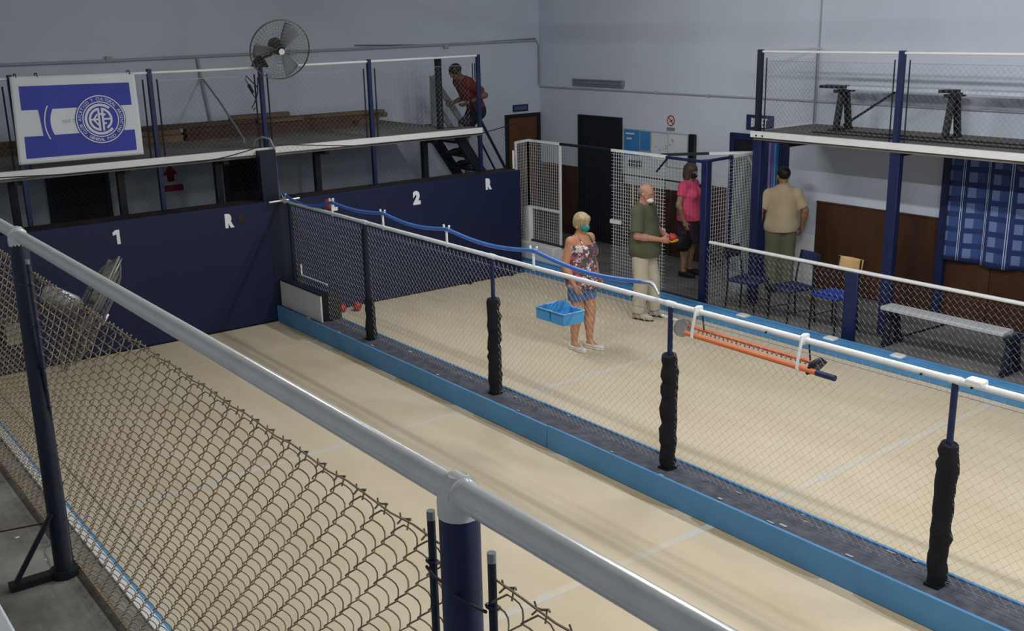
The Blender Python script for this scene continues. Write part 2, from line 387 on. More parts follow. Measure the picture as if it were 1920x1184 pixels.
# hanging light battens over the lanes (above the picture)
for i,(x,y,z,s) in enumerate(LAMP_SPOTS):
    t = thing('light_batten',LAMP_LABELS[i],'light',(x,y,z),group='hanging light battens')
    box((x-.11,y-.78,z+.05),(x+.11,y+.78,z+.11),.01).build('housing',M_WHITE,t)
    for dx in (-.05,.05): tube([(x+dx,y-.74,z+.03),(x+dx,y+.74,z+.03)],.013,8).build('tube_lamp',M_TUBE,t)
    for dy in (-.6,.6): tube([(x,y+dy,z+.11),(x,y+dy,5.99)],.004,5).build('suspension_cable',M_GREY,t)
    for sd in (-1,1):
        la = bpy.data.lights.new('batten_light','AREA'); la.shape='RECTANGLE'; la.size=.08; la.size_y=1.45; la.energy=LAMP_WATTS*s; la.color=LAMP_COL
        lo = bpy.data.objects.new('batten_light',la); COL.objects.link(lo); lo.parent=t; lo.location=(sd*.05,0,.005); lo.rotation_euler=(0,-sd*R(42),0)

# ------------------------------------------------------------------ end boards of the lanes
def end_board(label,x0,x1,marks,feet):
    t = thing('end_board',label,'board',((x0+x1)/2,YN,0))
    box((x0,YN,.015),(x1,YN+.07,1.575),.006).build('panel',M_NAVY,t)
    box((x0,YN+.07,1.48),(x1,12.78,1.565)).build('top_ledge',M_RUST,t)
    for (s,x,z,h,dx) in marks:
        m = MB()
        if s == '1':
            q = [(-.038,.5),(.30,.5),(.30,-.5),(.02,-.5),(.02,.20),(-.26,.12),(-.30,.32)]
            V = [(x+a*h*.8,YN-e,z+b*h) for e in (.004,.0) for a,b in q]; nq = len(q)
            m.add(V,[tuple(range(nq))]+[(i,(i+1)%nq,nq+(i+1)%nq,nq+i) for i in range(nq)])
        else: text_on(m,s,h*1.37,(x,YN-.003,z),(1,0,0),(0,0,1),bold=.03*h/.17*(.6 if s=='R' else .55),extr=.003,sx=dx)
        m.build('lettering',M_LETTER,t)
    for x in feet:
        m = MB(); m.box((x-.05,YN-.05,.0),(x+.05,YN,.07),.015); m.disc((x-.03,YN-.055,.035),(1,0,0),.034,.03,12); m.build('foot',M_BLACK,t)
    return t
t = end_board('navy end board of lane 1 with white 1 and R',1.3,5.505,[('1',3.59,1.385,.17,1.0),('R',4.975,1.40,.155,.72)],())
MB().disc((5.14,YN-.004,1.41),(0,1,0),.062,.008,20).build('round_patch',M_RUST,t)
t = end_board('navy end board of lane 2 with white L, 2 and R',5.875,9.55,[('2',7.715,1.37,.17,.9),('R',8.96,1.43,.145,.72),('L',6.44,1.43,.15,.72)],(8.56,9.32))
box((5.505,YN+.01,.2),(5.875,YN+.08,1.575)).build('infill_panel',M_NAVYD,t)
# dark nets over the end boards
for i,(x0,x1,f,lab) in enumerate(((1.4,5.50,lambda x:2.15+.11*max(0,min(1,(x-4.8)/.7))**1.5+.06*max(0,min(1,(3.2-x)/1.2)),'dark wire net hung between the banner gallery and its end board'),(5.74,9.62,lambda x:2.15+.11*max(0,min(1,(6.9-x)/1.1))+.11*max(0,min(1,(x-8.9)/.7)),'dark wire net hung between the stairs and the fan column'))):
    t = thing('wire_net',lab,'net',((x0+x1)/2,12.47,1.585))
    m = MB(); chainlink(m,(x0,12.47,1.6),(1,0,0),x1-x0,1.6,2.25,.035,.0011,n=3,ztop=lambda u,f=f,x0=x0:f(x0+u)); m.build('net_mesh',M_WIRED,t)
    xs = np.linspace(x0,x1,24); tube([(x,12.47,f(x)) for x in xs],.007,6).build('top_cable',M_BLACK,t)
    if i == 1:
        tube([(9.5,12.47,1.59),(9.5,12.47,1.86)],.016,8).build('end_post',M_WHITE,t)

# ------------------------------------------------------------------ railing of the far gallery
t = thing('gallery_railing','white railed wire railing along the gallery above the end boards','railing',(5,12.66,ZB))
tube([(-2.1,12.66,3.225),(5,12.66,3.215),(9.03,12.66,3.245)],.016,10).build('top_rail',M_WHITE,t)
for x in (2.75,4.28,5.68,7.24,9.04):
    box((x-.026,12.635,1.585),(x+.026,12.69,3.26),.004).build('post',M_NAVYP,t)
    if x < 9:
        for dx in (-.085,.085): tube([(x+dx,12.66,ZB),(x+dx,12.66,3.14)],.010,6).build('tension_bar',M_NAVYD,t)
for dx in (-.10,-.06): tube([(9.04+dx,12.66,2.9),(9.04+dx,12.66,3.14)],.008,6).build('tension_bar',M_NAVYD,t)
box((8.49,12.90,ZB),(8.57,12.97,3.25),.004).build('stair_post',M_BLACK,t)
for a,b in ((1.2,2.66),(2.84,4.19),(4.37,5.59),(5.77,7.15),(7.33,8.9)):
    m = MB(); chainlink(m,(a,12.66,2.27),(1,0,0),b-a,2.27,3.12,.035,.0013,n=3); m.build('wire_mesh',M_WIRE,t)
    tube([(a,12.66,3.12),(b,12.66,3.12)],.004,4).build('line_wire',M_WIRE,t)

# ------------------------------------------------------------------ stairs down from that gallery
t = thing('wooden_stairs','open dark stairs descending from the end of the far gallery','stairs',(9.4,13.35,0))
SX0,SL = 8.78,1.45                    # stringer top x, slope
def sx(z): return SX0+(ZB-z)/SL
for y in (12.97,13.72):
    m = MB(); m.add([(sx(ZB)-.09,y-.025,ZB),(sx(ZB)+.09,y-.025,ZB),(sx(0)+.09,y-.025,0),(sx(0)-.09,y-.025,0),(sx(ZB)-.09,y+.025,ZB),(sx(ZB)+.09,y+.025,ZB),(sx(0)+.09,y+.025,0),(sx(0)-.09,y+.025,0)],[(0,1,2,3),(7,6,5,4),(0,4,5,1),(1,5,6,2),(2,6,7,3),(3,7,4,0)]); m.build('stringer',M_NAVYD,t)
for k in range(1,10):
    z = ZB-k*.222; box((sx(z)-.11,12.99,z-.02),(sx(z)+.11,13.70,z+.015),.004).build('tread',M_BLACK if k>1 else M_NAVYD,t)
hr = thing('stair_handrail','dark sloping handrail beside the lower stairs','handrail',(9.5,12.93,1.0))
tube([(9.06,12.93,2.62),(sx(1.2)+.2,12.93,1.55),(sx(.5)+.25,12.93,.95)],.022,8).build('rail',M_NAVYD,hr)
tube([(9.06,12.93,2.30),(sx(1.2)+.2,12.93,1.2)],.016,8).build('rail',M_NAVYD,hr)
box((sx(.5)+.22,12.9,0),(sx(.5)+.28,12.96,.95)).build('post',M_NAVYD,hr)
hr = thing('stair_handrail','grey timber handrail on the wall side of the stairs','handrail',(9.0,13.85,ZB))
for p,q in (((9.02,13.85,2.05),(9.02,13.85,2.93)),((9.62,13.85,1.3),(9.62,13.85,2.12))): MB().bar(p,q,.07,.05,up=(0,1,0)).build('post',M_GREY,hr)
for dz in (0,-.36): MB().bar((9.0,13.82,2.92+dz),(9.66,13.82,2.03+dz),.03,.09).build('rail',M_GREY,hr)

# ------------------------------------------------------------------ timber stacked on the far gallery
spec = [(2.4,5.2,14.35,0,.09,.16,0),(2.3,5.4,14.55,0,.09,.16,1),(5.25,7.8,14.32,0,.09,.16,1),(5.45,8.4,14.52,0,.09,.16,0),(5.25,8.0,14.33,.092,.07,.14,1),(5.45,8.55,14.51,.092,.07,.14,0),(2.5,5.2,14.45,.092,.07,.18,0),(3.4,6.9,14.42,.165,.06,.16,1),(6.95,8.45,14.44,.165,.05,.16,0),(5.95,6.85,14.42,.227,.06,.12,0),(6.3,7.0,14.27,.165,.05,.1,0)]
labs = ['pale end of timber under the banner','brown beam lying behind the banner posts','thick brown beam lowest in the timber pile','long plank low in the timber pile by the wall','dark plank in the middle of the timber pile','light plank ending beyond the third gallery post','pale plank beside the banner on the timber pile','dark top plank of the timber pile','light top plank at the stair end of the timber pile','short pale offcut on top of the timber pile','short offcut under the topmost offcut']
for (x0,x1,y,dz,h,w,mm),lb in zip(spec,labs):
    ang = random.uniform(-.012,.012); m = MB(); m.bar((x0,y-ang,ZB+dz+h/2),(x1,y+ang,ZB+dz+h/2),w,h)
    tag(m.build('timber_plank',(M_PINE,M_PINE2)[mm],bev=.004),lb,'plank','timber planks on the far gallery')

# ------------------------------------------------------------------ banner
def banner():
    t = thing('club_banner','white banner with blue bands and a round club crest on the gallery railing','banner',(3.4,12.56,2.29))
    TL,TR,BR,BL = [Vector((2.73,12.575,3.245)),Vector((4.08,12.575,3.225)),Vector((4.085,12.575,2.285)),Vector((2.70,12.575,2.29))]
    Wb,Hb = 1.36,.945
    def P(x,y,o=0.):             # x,y in metres from the top left corner, y down
        u,v = x/Wb,y/Hb
        p = TL.lerp(TR,u).lerp(BL.lerp(BR,u),v)
        wv = .012*math.sin(7*u+2.2*v)*math.sin(PI*v)+.02*math.exp(-((u-.26)/.09)**2)*math.sin(PI*min(1,v*1.1))-.010*math.exp(-((u-.9+v*.3)/.08)**2)
        return p+Vector((0,-wv-o,0))
    m = MB(); m.grid(lambda a,b:P(a*Wb,b*Hb),40,28); m.build('cloth',M_BANW,t,solid=.002)
    def patch(mt,x0,y0,x1,y1,nu=24,nv=10,o=.004,nm='print_band'):
        m = MB(); m.grid(lambda a,b:P(x0+(x1-x0)*a,y0+(y1-y0)*b,o),nu,nv); m.build(nm,mt,t)
    patch(M_BANB,.085,.105,1.285,.36); patch(M_BANB,.085,.645,1.285,.885)
    CX,CY = .92,.505; KS = 1.17
    def ring(mt,cx,cy,r0,r1,a0=0,a1=360,o=.006,n=48,nm='crest_ring'):
        m = MB(); m.grid(lambda a,b:P(cx+(r0+(r1-r0)*b)*math.cos(R(a0+(a1-a0)*a)),cy-(r0+(r1-r0)*b)*math.sin(R(a0+(a1-a0)*a)),o),n,2); m.build(nm,mt,t)
    # big blue arc on the left, with its white inner line
    def cb(a,b):
        y = .355+.295*b; xr = .68-math.sqrt(.31**2-(y-CY)**2); return P(.255+.03*b+(xr-.255-.03*b)*a,y,.005)
    MB().grid(cb,6,12).build('print_arc',M_BANB,t); ring(M_BANW,.70,CY,.385,.398,152,208,.008,18,'print_arc')
    # crest
    ring(M_BANB,CX,CY,.0,.238*KS,o=.008); ring(M_BANW,CX,CY,.221*KS,.231*KS,o=.0105); ring(M_BANW,CX,CY,.162*KS,.172*KS,o=.0105)
    ring(M_BANW,CX,CY,.126*KS,.150*KS,48,318,.0105,40,'monogram_arc'); ring(M_BANW,CX,CY,.090*KS,.112*KS,97,258,.0105,30,'monogram_arc'); ring(M_BANW,CX,CY,.090*KS,.112*KS,-58,83,.0105,30,'monogram_arc')
    def stroke(x0,y0,x1,y1,w=.017):
        x0,y0,x1,y1,w = x0*KS,y0*KS,x1*KS,y1*KS,w*KS; d = Vector((x1-x0,y1-y0)); d.normalize(); nx,ny = -d.y*w/2,d.x*w/2
        m = MB(); m.add([P(CX+x0+nx,CY+y0+ny,.0115),P(CX+x0-nx,CY+y0-ny,.0115),P(CX+x1-nx,CY+y1-ny,.0115),P(CX+x1+nx,CY+y1+ny,.0115)],[(0,1,2,3)]); m.build('monogram_stroke',M_BANW,t)
    stroke(-.014,-.108,-.014,.112,.02); stroke(.022,-.108,.022,.112,.02); stroke(-.1,.0,-.014,.0,.018); stroke(.022,.0,.1,.0,.018); stroke(-.03,-.05,-.068,.0,.016); stroke(-.068,.0,-.02,.06,.016); stroke(.022,-.035,.052,-.05,.018); stroke(.022,.04,.055,.04,.018); stroke(-.014,-.05,.022,-.05,.02)
    def arctext(s,r,amid,span,size,flip):
        for i,ch in enumerate(s):
            if ch == ' ': continue
            f = (i+.5)/len(s)-.5
            a = R(amid - f*span) if not flip else R(amid + f*span)
            V,F = glyphs(ch,size,.0006,0.)
            xs=[v[0] for v in V]; ys=[v[1] for v in V]; gx=(min(xs)+max(xs))/2; gy=(min(ys)+max(ys))/2
            th = a-PI/2 if not flip else a+PI/2
            out=[]
            for x,y,z in V:
                x-=gx;y-=gy; X = r*math.cos(a)+x*math.cos(th)-y*math.sin(th); Y = r*math.sin(a)+x*math.sin(th)+y*math.cos(th)
                out.append(P(CX+X,CY-Y,.0115))
            m = MB().add(out,F); m.build('crest_letter',M_BANW,t)
    arctext('CLUB ATLETICO Y CULTURAL ARGENTINO',.196*KS,90,262,.046,False)
    arctext('GENERAL PICO',.196*KS,270,74,.046,True)
    fp = mat('faint_grey_print','aeb4b8',.7)
    for k in range(14):
        x0 = .50+.0135*k+(.02 if k > 6 else 0)
        for (ya,yb) in ((.487,.500),(.506,.522)): patch(fp,x0,ya+.002*(k%3),x0+.009,yb-.003*(k%2),1,1,.004,'faint_print')
    for x,z in ((2.80,3.25),(3.02,3.25),(4.03,3.235)):
        tube([(x,12.57,z-.02),(x,12.60,z+.02),(x,12.68,z+.015),(x,12.69,z-.02)],.006,5).build('tie',M_BLACK,t)
banner()

# ------------------------------------------------------------------ fans
def fan(label,c,nrm,rad,depth,arm,group='wall fans',mr=.088):
    """round cage fan; nrm is the blowing direction; arm = list of world points of the bracket"""
    t = thing('cage_fan',label,'fan',c,group=group)
    n = Vector(nrm).normalized(); c = Vector(c)
    a = n.cross(Vector((0,0,1))).normalized(); b = a.cross(n)
    def pt(r,th,d): return c+a*r*math.cos(th)+b*r*math.sin(th)+n*d
    prof = lambda r,s: s*depth*(1-(r/rad)**4)*.5
    m = MB(); NW = 44
    for s in (1,-1):
        for k in range(NW):
            th = 2*PI*k/NW; m.tube([pt(r,th+.25*(r/rad-.2),prof(r,s)) for r in np.linspace(rad*.16,rad,7)],.0016,3,caps=False)
        for r in np.linspace(rad*.18,rad*.98,8): m.tube([pt(r,2*PI*k/32,prof(r,s)) for k in range(32)],.0014,3,closed=True)
    m.build('cage',M_FANG,t)
    m = MB(); m.tube([pt(rad,2*PI*k/40,0) for k in range(40)],.008,6,closed=True)
    m.tube([pt(rad*.995,2*PI*k/40,.018) for k in range(40)],.004,4,closed=True); m.build('rim',M_FANG if arm is None else M_FANG,t)
    for k in range(3):
        def bl(u,v,k=k):
            r = rad*(.14+.76*u); w = .42*(1-.25*u); th = 2*PI*k/3+(v-.5)*w*2; return pt(r,th,-.045+.09*v)
        MB().grid(bl,6,6).build('blade',mat('fan_blade_grey','777c82',.5),t,solid=.003)
    MB().disc(c,n,rad*.15,.06,16).build('hub',M_FANB,t)
    MB().disc(c+n*(depth*.5+.006),n,rad*.10,.012,16).build('badge',M_WHITE,t)
    m = MB(); m.tube([c-n*depth*.45,c-n*(depth*.5+.02),c-n*(depth*.5+.16),c-n*(depth*.5+.2)],[mr*.8,mr,mr,mr*.7],16); m.build('motor',M_FANB if arm is None or True else M_GREY,t)
    m = MB(); m.tube(arm,.02,8); m.build('bracket',M_FANB,t)
    return t
n1 = Vector((-.147,-.97,-.31)).normalized(); c1 = Vector((5.83,12.36,3.43))
t = fan('black cage fan on top of a post of the far gallery',c1,n1,.375,.13,[c1-n1*.2,c1-n1*.2+Vector((-.06,.02,-.12)),Vector((5.68,12.66,3.32)),Vector((5.68,12.66,3.22))],'cage fans')
m = MB(); m.tube([(5.68,12.66,3.22),(5.68,12.66,3.30),(5.68,12.66,3.36)],[.12,.085,.035],4); m.build('mount',M_FANB,t)
n2 = Vector((.80,-.34,-.52)).normalized(); c2 = Vector((1.575,6.1,2.14))
t = fan('cage fan seen edge-on hanging out beside the near railing',c2,n2,.36,.16,[c2-n2*.22,c2-n2*.24+Vector((-.1,0,-.1)),(.72,6.0,2.2),(.66,6.0,2.3)],'cage fans',mr=.062)
for ch in t.children:
    if ch.name.startswith('motor'): ch.data.materials[0] = M_GREY
    if ch.name.startswith('blade'): ch.data.materials[0] = M_FANG
cb = thing('cable_coil','black cable looped beside the post of the black fan','cable',(5.5,12.6,2.8))
tube([(5.60,12.6,2.98),(5.54,12.59,3.04),(5.45,12.58,3.13),(5.44,12.58,3.08),(5.50,12.58,2.98),(5.52,12.58,2.9),(5.56,12.59,2.84),(5.53,12.59,2.78),(5.50,12.59,2.74),(5.52,12.59,2.71),(5.57,12.6,2.74),(5.56,12.6,2.82),(5.60,12.61,2.92),(5.62,12.62,3.1)],.007,5).build('loop',M_BLACK,cb)
tube([(5.47,12.57,3.02),(5.52,12.57,2.92)],.02,6).build('plug',M_BLACK,cb)
tag(tube([(5.75,YW-.03,3.31),(5.78,YW-.03,3.0),(5.88,YW-.03,2.24)],.022,8).build('wall_conduit',M_CONDUIT),'slanting grey conduit dropping down the far wall behind the fan','conduit')
fx = tag(tube([(5.78,YW-.06,3.02),(5.72,14.2,2.75),(5.60,13.4,2.45),(5.53,13.0,2.31),(5.52,12.98,2.26)],.014,8).build('flexible_conduit',M_GREY),'bent grey pipe leaning from the far wall to the gallery edge','pipe')
tag(tube([(5.53,12.72,2.24),(5.56,12.70,2.32),(5.62,12.64,2.36),(5.70,12.58,2.33),(5.735,12.56,2.22),(5.74,12.56,1.9),(5.745,12.56,1.6)],.016,8).build('flexible_conduit',M_GREY),'grey hose looping over the gallery edge beside the fan column','pipe')
# signs on the far wall
def sign_back(name,label,x0,x1,z0,z1,txt,h,m0=M_SIGN,cat='sign',sxx=.8):
    t = thing(name,label,cat,((x0+x1)/2,YW,z0)); box((x0,YW-.02,z0),(x1,YW,z1),.004).build('plate',m0,t)
    m = MB(); text_on(m,txt,h,((x0+x1)/2,YW-.021,(z0+z1)/2),(1,0,0),(0,0,1),bold=.004,extr=.001,sx=sxx); m.build('lettering',M_PAPER,t); return t
t = thing('door_sign','small navy sign on the wall above the brown door','sign',(11.55,YW,2.17))
box((11.38,YW-.02,2.17),(11.72,YW,2.29),.004).build('plate',M_SIGN,t)
for k in range(6):
    x = 11.41+k*.047
    box((x,YW-.022,2.20+.002*(k%2)),(x+.037,YW-.02,2.262)).build('worn_letter',mat('worn_sign_print','5d6a7c',.6),t)
t = thing('fire_point_sign','red arrow sign on the wall under the far gallery','sign',(5.17,YW,1.45))
box((5.04,YW-.01,1.42),(5.38,YW,1.92)).build('plate',M_PAPER,t)
m = MB(); m.add([(x,YW-.012,z) for x,z in ((5.14,1.60),(5.24,1.60),(5.24,1.70),(5.30,1.70),(5.19,1.84),(5.08,1.70),(5.14,1.70))],[(0,1,2,3,4,5,6)]); m.build('arrow',M_REDP,t,solid=.002)
box((5.06,YW-.013,1.46),(5.36,YW-.01,1.55)).build('red_strip',M_REDP,t)

# ------------------------------------------------------------------ fence between the lanes
XF, ZF = 5.69, 1.575
t = fence_mid = thing('lane_fence','wire fence with white rail between the two lanes','fence',(XF,4,.2))
tube([(XF,-3.9,ZF),(XF,12.36,ZF)],.021,12).build('top_rail',M_WHITE,t)
def pad(y,z0,z1,r,mt=M_PAD):
    pts=[];rs=[]
    for z in np.arange(z0,z1+.001,.045):
        pts.append((XF+random.uniform(-.008,.008),y+random.uniform(-.006,.006),z)); rs.append(r*random.uniform(.88,1.1))
    rs[0]*=.85; rs[-1]*=.9
    return tube(pts,rs,12)
for y in (10.24,7.83,5.50,3.14,.82,-1.5):
    p = tube([(XF,y,.2),(XF,y,ZF)],.021,10).build('post',M_NAVYP,t)
    if y > 10:
        tube([(XF,y,.45),(XF,y,1.5)],.043,10).build('padding',M_NAVYD,p); pad(y,.2,.72,.062).build('padding',M_PAD,p)
    else: pad(y,.22,1.20,.066).build('padding',M_PAD,p)
    box((XF-.06,y-.05,.2),(XF+.07,y+.05,.222)).build('base_plate',M_BLACK,p)
    tube([(XF,y-.04,ZF),(XF,y+.04,ZF)],.026,12).build('collar',M_WHITE,p)
tube([(XF,12.15,.5),(XF,12.15,ZF)],.022,8).build('post',M_NAVYD,t)
m = MB(); chainlink(m,(XF,-3.8,.23),(0,1,0),15.9,.23,1.485,.034,.0013,n=3); m.build('wire_mesh',M_WIREL,t)
for z in (1.485,.25): tube([(XF,-3.8,z),(XF,12.15,z)],.0025,4).build('line_wire',M_WIRE,t)
# scalloped net ties just under the rail
m = MB()
for k in range(230):
    y = 12.1-k*.068; m.tube([(XF,y,1.485),(XF,y-.017,1.535),(XF,y-.034,1.485)],.0014,3,caps=False)
m.build('wire_tie',M_WIRE,t)['kind'] = 'stuff'
HK = [(12.28,1.60),(11.0,1.68),(9.83,1.70),(8.59,1.70),(7.2,1.70)]
for y,z in HK:
    m = MB(); m.tube([(XF,y,ZF-.03),(XF,y,z)],.012,6); m.tube([(XF,y-.05,z+.07),(XF,y-.035,z+.02),(XF,y,z),(XF,y+.035,z+.02),(XF,y+.05,z+.07)],.011,6); m.build('hose_hook',M_WHITE,t)
m = MB(); m.box((XF-.02,12.2,ZF-.01),(XF+.02,12.36,ZF+.015)); m.tube([(XF-.2,12.3,ZF),(XF+.22,12.3,ZF+.01)],.012,6); m.build('end_clamp',M_WHITEG,t)
for y in (5.9,4.55,3.02,3.35): MB().disc((XF-.03,y,ZF-.01),(1,0,0),.008,.01,8).build('bolt',M_BLACK,t)
m = MB(); m.tube([(XF+.04,3.0,ZF+.01),(XF-.04,3.0,ZF+.02)],.01,6); m.box((XF-.05,2.95,ZF),(XF+.03,3.06,ZF+.045),.008); m.build('clamp',M_WHITE,t)
# hose resting in the hooks
pts=[]
def sag(p,q,d,n=10,end=False):
    for i in range(n):
        s_=i/n; P=Vector(p).lerp(Vector(q),s_); P.z-=d*math.sin(PI*s_); pts.append(tuple(P))
hp=[(XF+.01,12.33,1.66)]+[(XF,y,z+.03) for y,z in HK[1:]]+[(XF-.01,5.78,1.70)]
for (p,q),d in zip(zip(hp[:-1],hp[1:]),(.10,.035,.05,.055,.06)): sag(p,q,d)
pts.append(hp[-1])
hs = thing('garden_hose','blue garden hose laid along hooks on the lane fence','hose',(XF,9,1.6))
tube(pts,.019,10).build('hose',M_HOSE,hs)
tube([(XF-.01,5.80,1.70),(XF-.01,5.70,1.705),(XF-.02,5.66,1.69),(XF-.05,5.58,1.64)],[.022,.02,.012,.009],8).build('nozzle',M_GREY,hs)
tag(MB().ball((XF+.06,11.2,ZF+.085),(.055,.055,.06)).build('red_ball',M_BALLR,None),'red ball sitting on the white rail beside a hose hook','ball')
# white box at the end of the curb
t = thing('ball_box','white fronted box with dark lid on the curb by the end boards','box',(5.68,11.8,.21))
box((5.60,11.26,.215),(5.86,12.36,.545)).build('body',M_BLACK,t)
box((5.575,11.25,.205),(5.60,12.36,.555),.004).build('front_panel',M_BENCHW,t)
box((5.57,11.24,.545),(5.87,12.36,.562)).build('lid',M_NAVYD,t)
tube([(5.86,12.30,.72),(5.86,12.30,.575),(5.86,11.60,.575)],.012,6).build('rod',M_WHITE,t)
for (x,y,lb) in ((6.36,12.20,'red bocce ball on the sand close to the curb box'),(6.55,12.13,'red bocce ball on the sand farther from the curb box')):
    tag(MB().ball((x,y,.062),.062,18,12).build('bocce_ball',M_BALLR),lb,'ball','red balls by the lane 2 end board')
tag(box((2.24,12.24,.36),(2.40,12.37,.60),.008).build('wall_box',mat('pale_dusty_box','8a8a80',.8,var=.2)),'pale dusty box fixed low on the end board behind the near post','box')
# blue caddy hung on the fence
t = thing('tool_caddy','light blue two-part plastic tray hung on the lane fence','caddy',(5.50,6.68,1.20))
def tray(x0,x1,y0,y1,z0,z1,w=.008):
    m = MB(); m.box((x0,y0,z0),(x1,y1,z0+w)); m.box((x0,y0,z0+w),(x0+w,y1,z1)).box((x1-w,y0,z0+w),(x1,y1,z1)).box((x0+w,y0,z0+w),(x1-w,y0+w,z1)).box((x0+w,y1-w,z0+w),(x1-w,y1,z1)); return m
tray(5.44,5.665,6.68,6.86,1.225,1.325).build('compartment',M_CADDY,t); tray(5.44,5.665,6.49,6.66,1.225,1.325).build('compartment',M_CADDY,t)
for (x0,x1,y0,y1) in ((5.435,5.67,6.675,6.865),(5.435,5.67,6.485,6.665)):
    MB().tube([(x0,y0,1.327),(x1,y0,1.327),(x1,y1,1.327),(x0,y1,1.327)],.006,4,closed=True).build('rim',mat('pale_blue_rim','8cc8ee',.4),t)
for y in (6.655,6.685):
    m = MB(); n=16
    V=[(5.445+.215*i/n,y+dy,1.325) for dy in (-.006,.006) for i in range(n+1)]+[(5.445+.215*i/n,y+dy,1.325+.065*math.sin(PI*i/n)**.6+.008*(i%2)) for dy in (-.006,.006) for i in range(n+1)]
    k=n+1; F=[]
    for i in range(n): F+=[(i,i+1,2*k+i+1,2*k+i),(k+i+1,k+i,3*k+i,3*k+i+1),(2*k+i,2*k+i+1,3*k+i+1,3*k+i)]
    m.add(V,F).build('scalloped_divider',M_CADDY,t)
for y in (6.58,6.77): tube([(5.66,y,1.31),(5.665,y,1.35),(5.69,y,1.37),(5.705,y,1.35)],.004,5).build('hook',M_GREY,t)
# orange lane drag hung under the rail
t = thing('lane_drag','orange lane drag with dark end plates hung below the white rail','rake',(XF-.06,4.7,1.4))
tube([(XF-.045,5.30,1.395),(XF-.045,4.06,1.385)],.019,10).build('pole',M_ORANGE,t)
tube([(XF-.045,4.10,1.385),(XF-.045,3.95,1.383)],.021,10).build('grip',M_NAVYP,t)
tube([(XF+.05,5.34,1.42),(XF+.05,4.15,1.41)],.015,8).build('back_bar',M_ORANGE,t)
m = MB()
for k in range(26):
    y = 5.25-k*.041; m.tube([(XF+.05,y,1.415),(XF+.02,y-.025,1.40)],.0075,4)
m.build('bristle_row',mat('brown_bristle','7a4a34',.8),t)['kind'] = 'stuff'
MB().disc((XF+.0,5.37,1.415),(.3,1,0),.075,.02,14).build('end_plate',M_GREY,t)
m = MB(); m.add([(XF-.06,4.17,1.36),(XF+.07,4.17,1.36),(XF+.09,4.12,1.43),(XF+.03,4.12,1.47),(XF-.05,4.15,1.44)],[(0,1,2,3,4)]); m.build('end_plate',M_BLACK,t,solid=.02)
tube([(XF+.01,5.42,1.45),(XF+.01,5.60,1.46)],.012,6).build('end_rod',M_WHITE,t)
for y in (5.21,4.24):
    m = MB(); m.tube([(XF-.005,y,ZF+.04),(XF-.035,y,ZF+.03),(XF-.04,y,ZF-.02),(XF-.066,y,1.44),(XF-.072,y,1.39),(XF-.045,y,1.362)],.012,6); m.box((XF-.035,y-.015,ZF-.03),(XF+.035,y+.015,ZF+.042),.006); m.build('hanger',M_WHITE,t)
    tube([(XF+.01,y-.03,ZF-.03),(XF+.03,y-.03,1.43)],.006,5).build('strap',M_BLACK,t)

# ------------------------------------------------------------------ spectator-side fence
XS, ZS = 10.0, .92
t = thing('spectator_fence','white railed wire fence between lane 2 and the chairs','fence',(XS,4,0))
tube([(XS,-3.9,ZS),(XS,9.0,ZS)],.022,12).build('top_rail',M_WHITE,t)
for y in (6.86,2.7,-1.5): box((XS-.02,y-.085,0),(XS+.02,y+.085,ZS-.02),.006).build('post',M_NAVYP,t)
m = MB(); chainlink(m,(XS,-3.8,.08),(0,1,0),12.85,.08,.87,.038,.0018,n=3); m.build('wire_mesh',M_WIRE,t)
m = MB()
for k in range(170):
    y = 9.0-k*.075; m.tube([(XS,y,.855),(XS,y-.02,.89),(XS,y-.04,.855)],.0018,3,caps=False)
m.build('wire_tie',M_WIRE,t)['kind'] = 'stuff'

# ------------------------------------------------------------------ mesh enclosure by the corner
ZC = 1.95
t = thing('mesh_enclosure','enclosure of white square mesh panels and navy frame beside lane 2','enclosure',(10.0,11,0))
def panel(p,q,z0,z1,cell,r,frame,mesh,name='mesh_panel',midz=None,fw=.035,top=True,sides=True):
    p,q=Vector((p[0],p[1],0)),Vector((q[0],q[1],0)); L_=(q-p).length; d=(q-p)/L_
    m=MB(); n=int(L_/cell)
    for i in range(1,n):
        a=p+d*(L_*i/n); m.tube([(a.x,a.y,z0),(a.x,a.y,z1)],r,4,caps=False)
    k=int((z1-z0)/cell)
    for j in range(1,k):
        z=z0+(z1-z0)*j/k; m.tube([(p.x,p.y,z),(q.x,q.y,z)],r*.8,4,caps=False)
    o=m.build(name,mesh,t)
    fr=MB()
    if top: fr.bar((p.x,p.y,z1),(q.x,q.y,z1),fw,fw)
    if sides:
        for a in (p,q): fr.bar((a.x,a.y,z0),(a.x,a.y,z1),fw*.8,fw*.8)
    if midz: fr.bar((p.x,p.y,midz),(q.x,q.y,midz),fw,fw)
    if fr.v: fr.build('panel_frame',frame,o)
    return o
M_MESHW = mat('white_mesh_wire','c6cacb',.6,var=.04); M_MESHD = mat('fine_dark_mesh','20242e',.7)
panel((9.66,12.62),(10.0,12.75),.4,ZC,.045,.0035,M_WHITE,M_MESHW)
panel((10.0,12.75),(10.0,11.98),.40,ZC,.045,.0035,M_WHITE,M_MESHW,midz=.93)
panel((10.0,11.98),(10.0,10.86),.10,ZC,.05,.0011,M_NAVYD,M_MESHD,sides=False)
panel((10.0,10.86),(10.0,9.80),.12,ZC,.048,.0042,M_WHITE,M_MESHW,sides=False)
for a,b in ((10.86,10.66),(9.95,9.80)): MB().bar((9.99,a,.95),(9.99,b,.95),.04,.05).build('mid_rail',M_WHITE,t)
panel((10.0,9.80),(10.0,9.12),.12,ZC-.01,.06,.0011,M_NAVYP,M_MESHD,sides=False)
box((9.955,9.045,0),(10.05,9.14,ZC+.02),.005).build('corner_post',M_NAVYP,t)
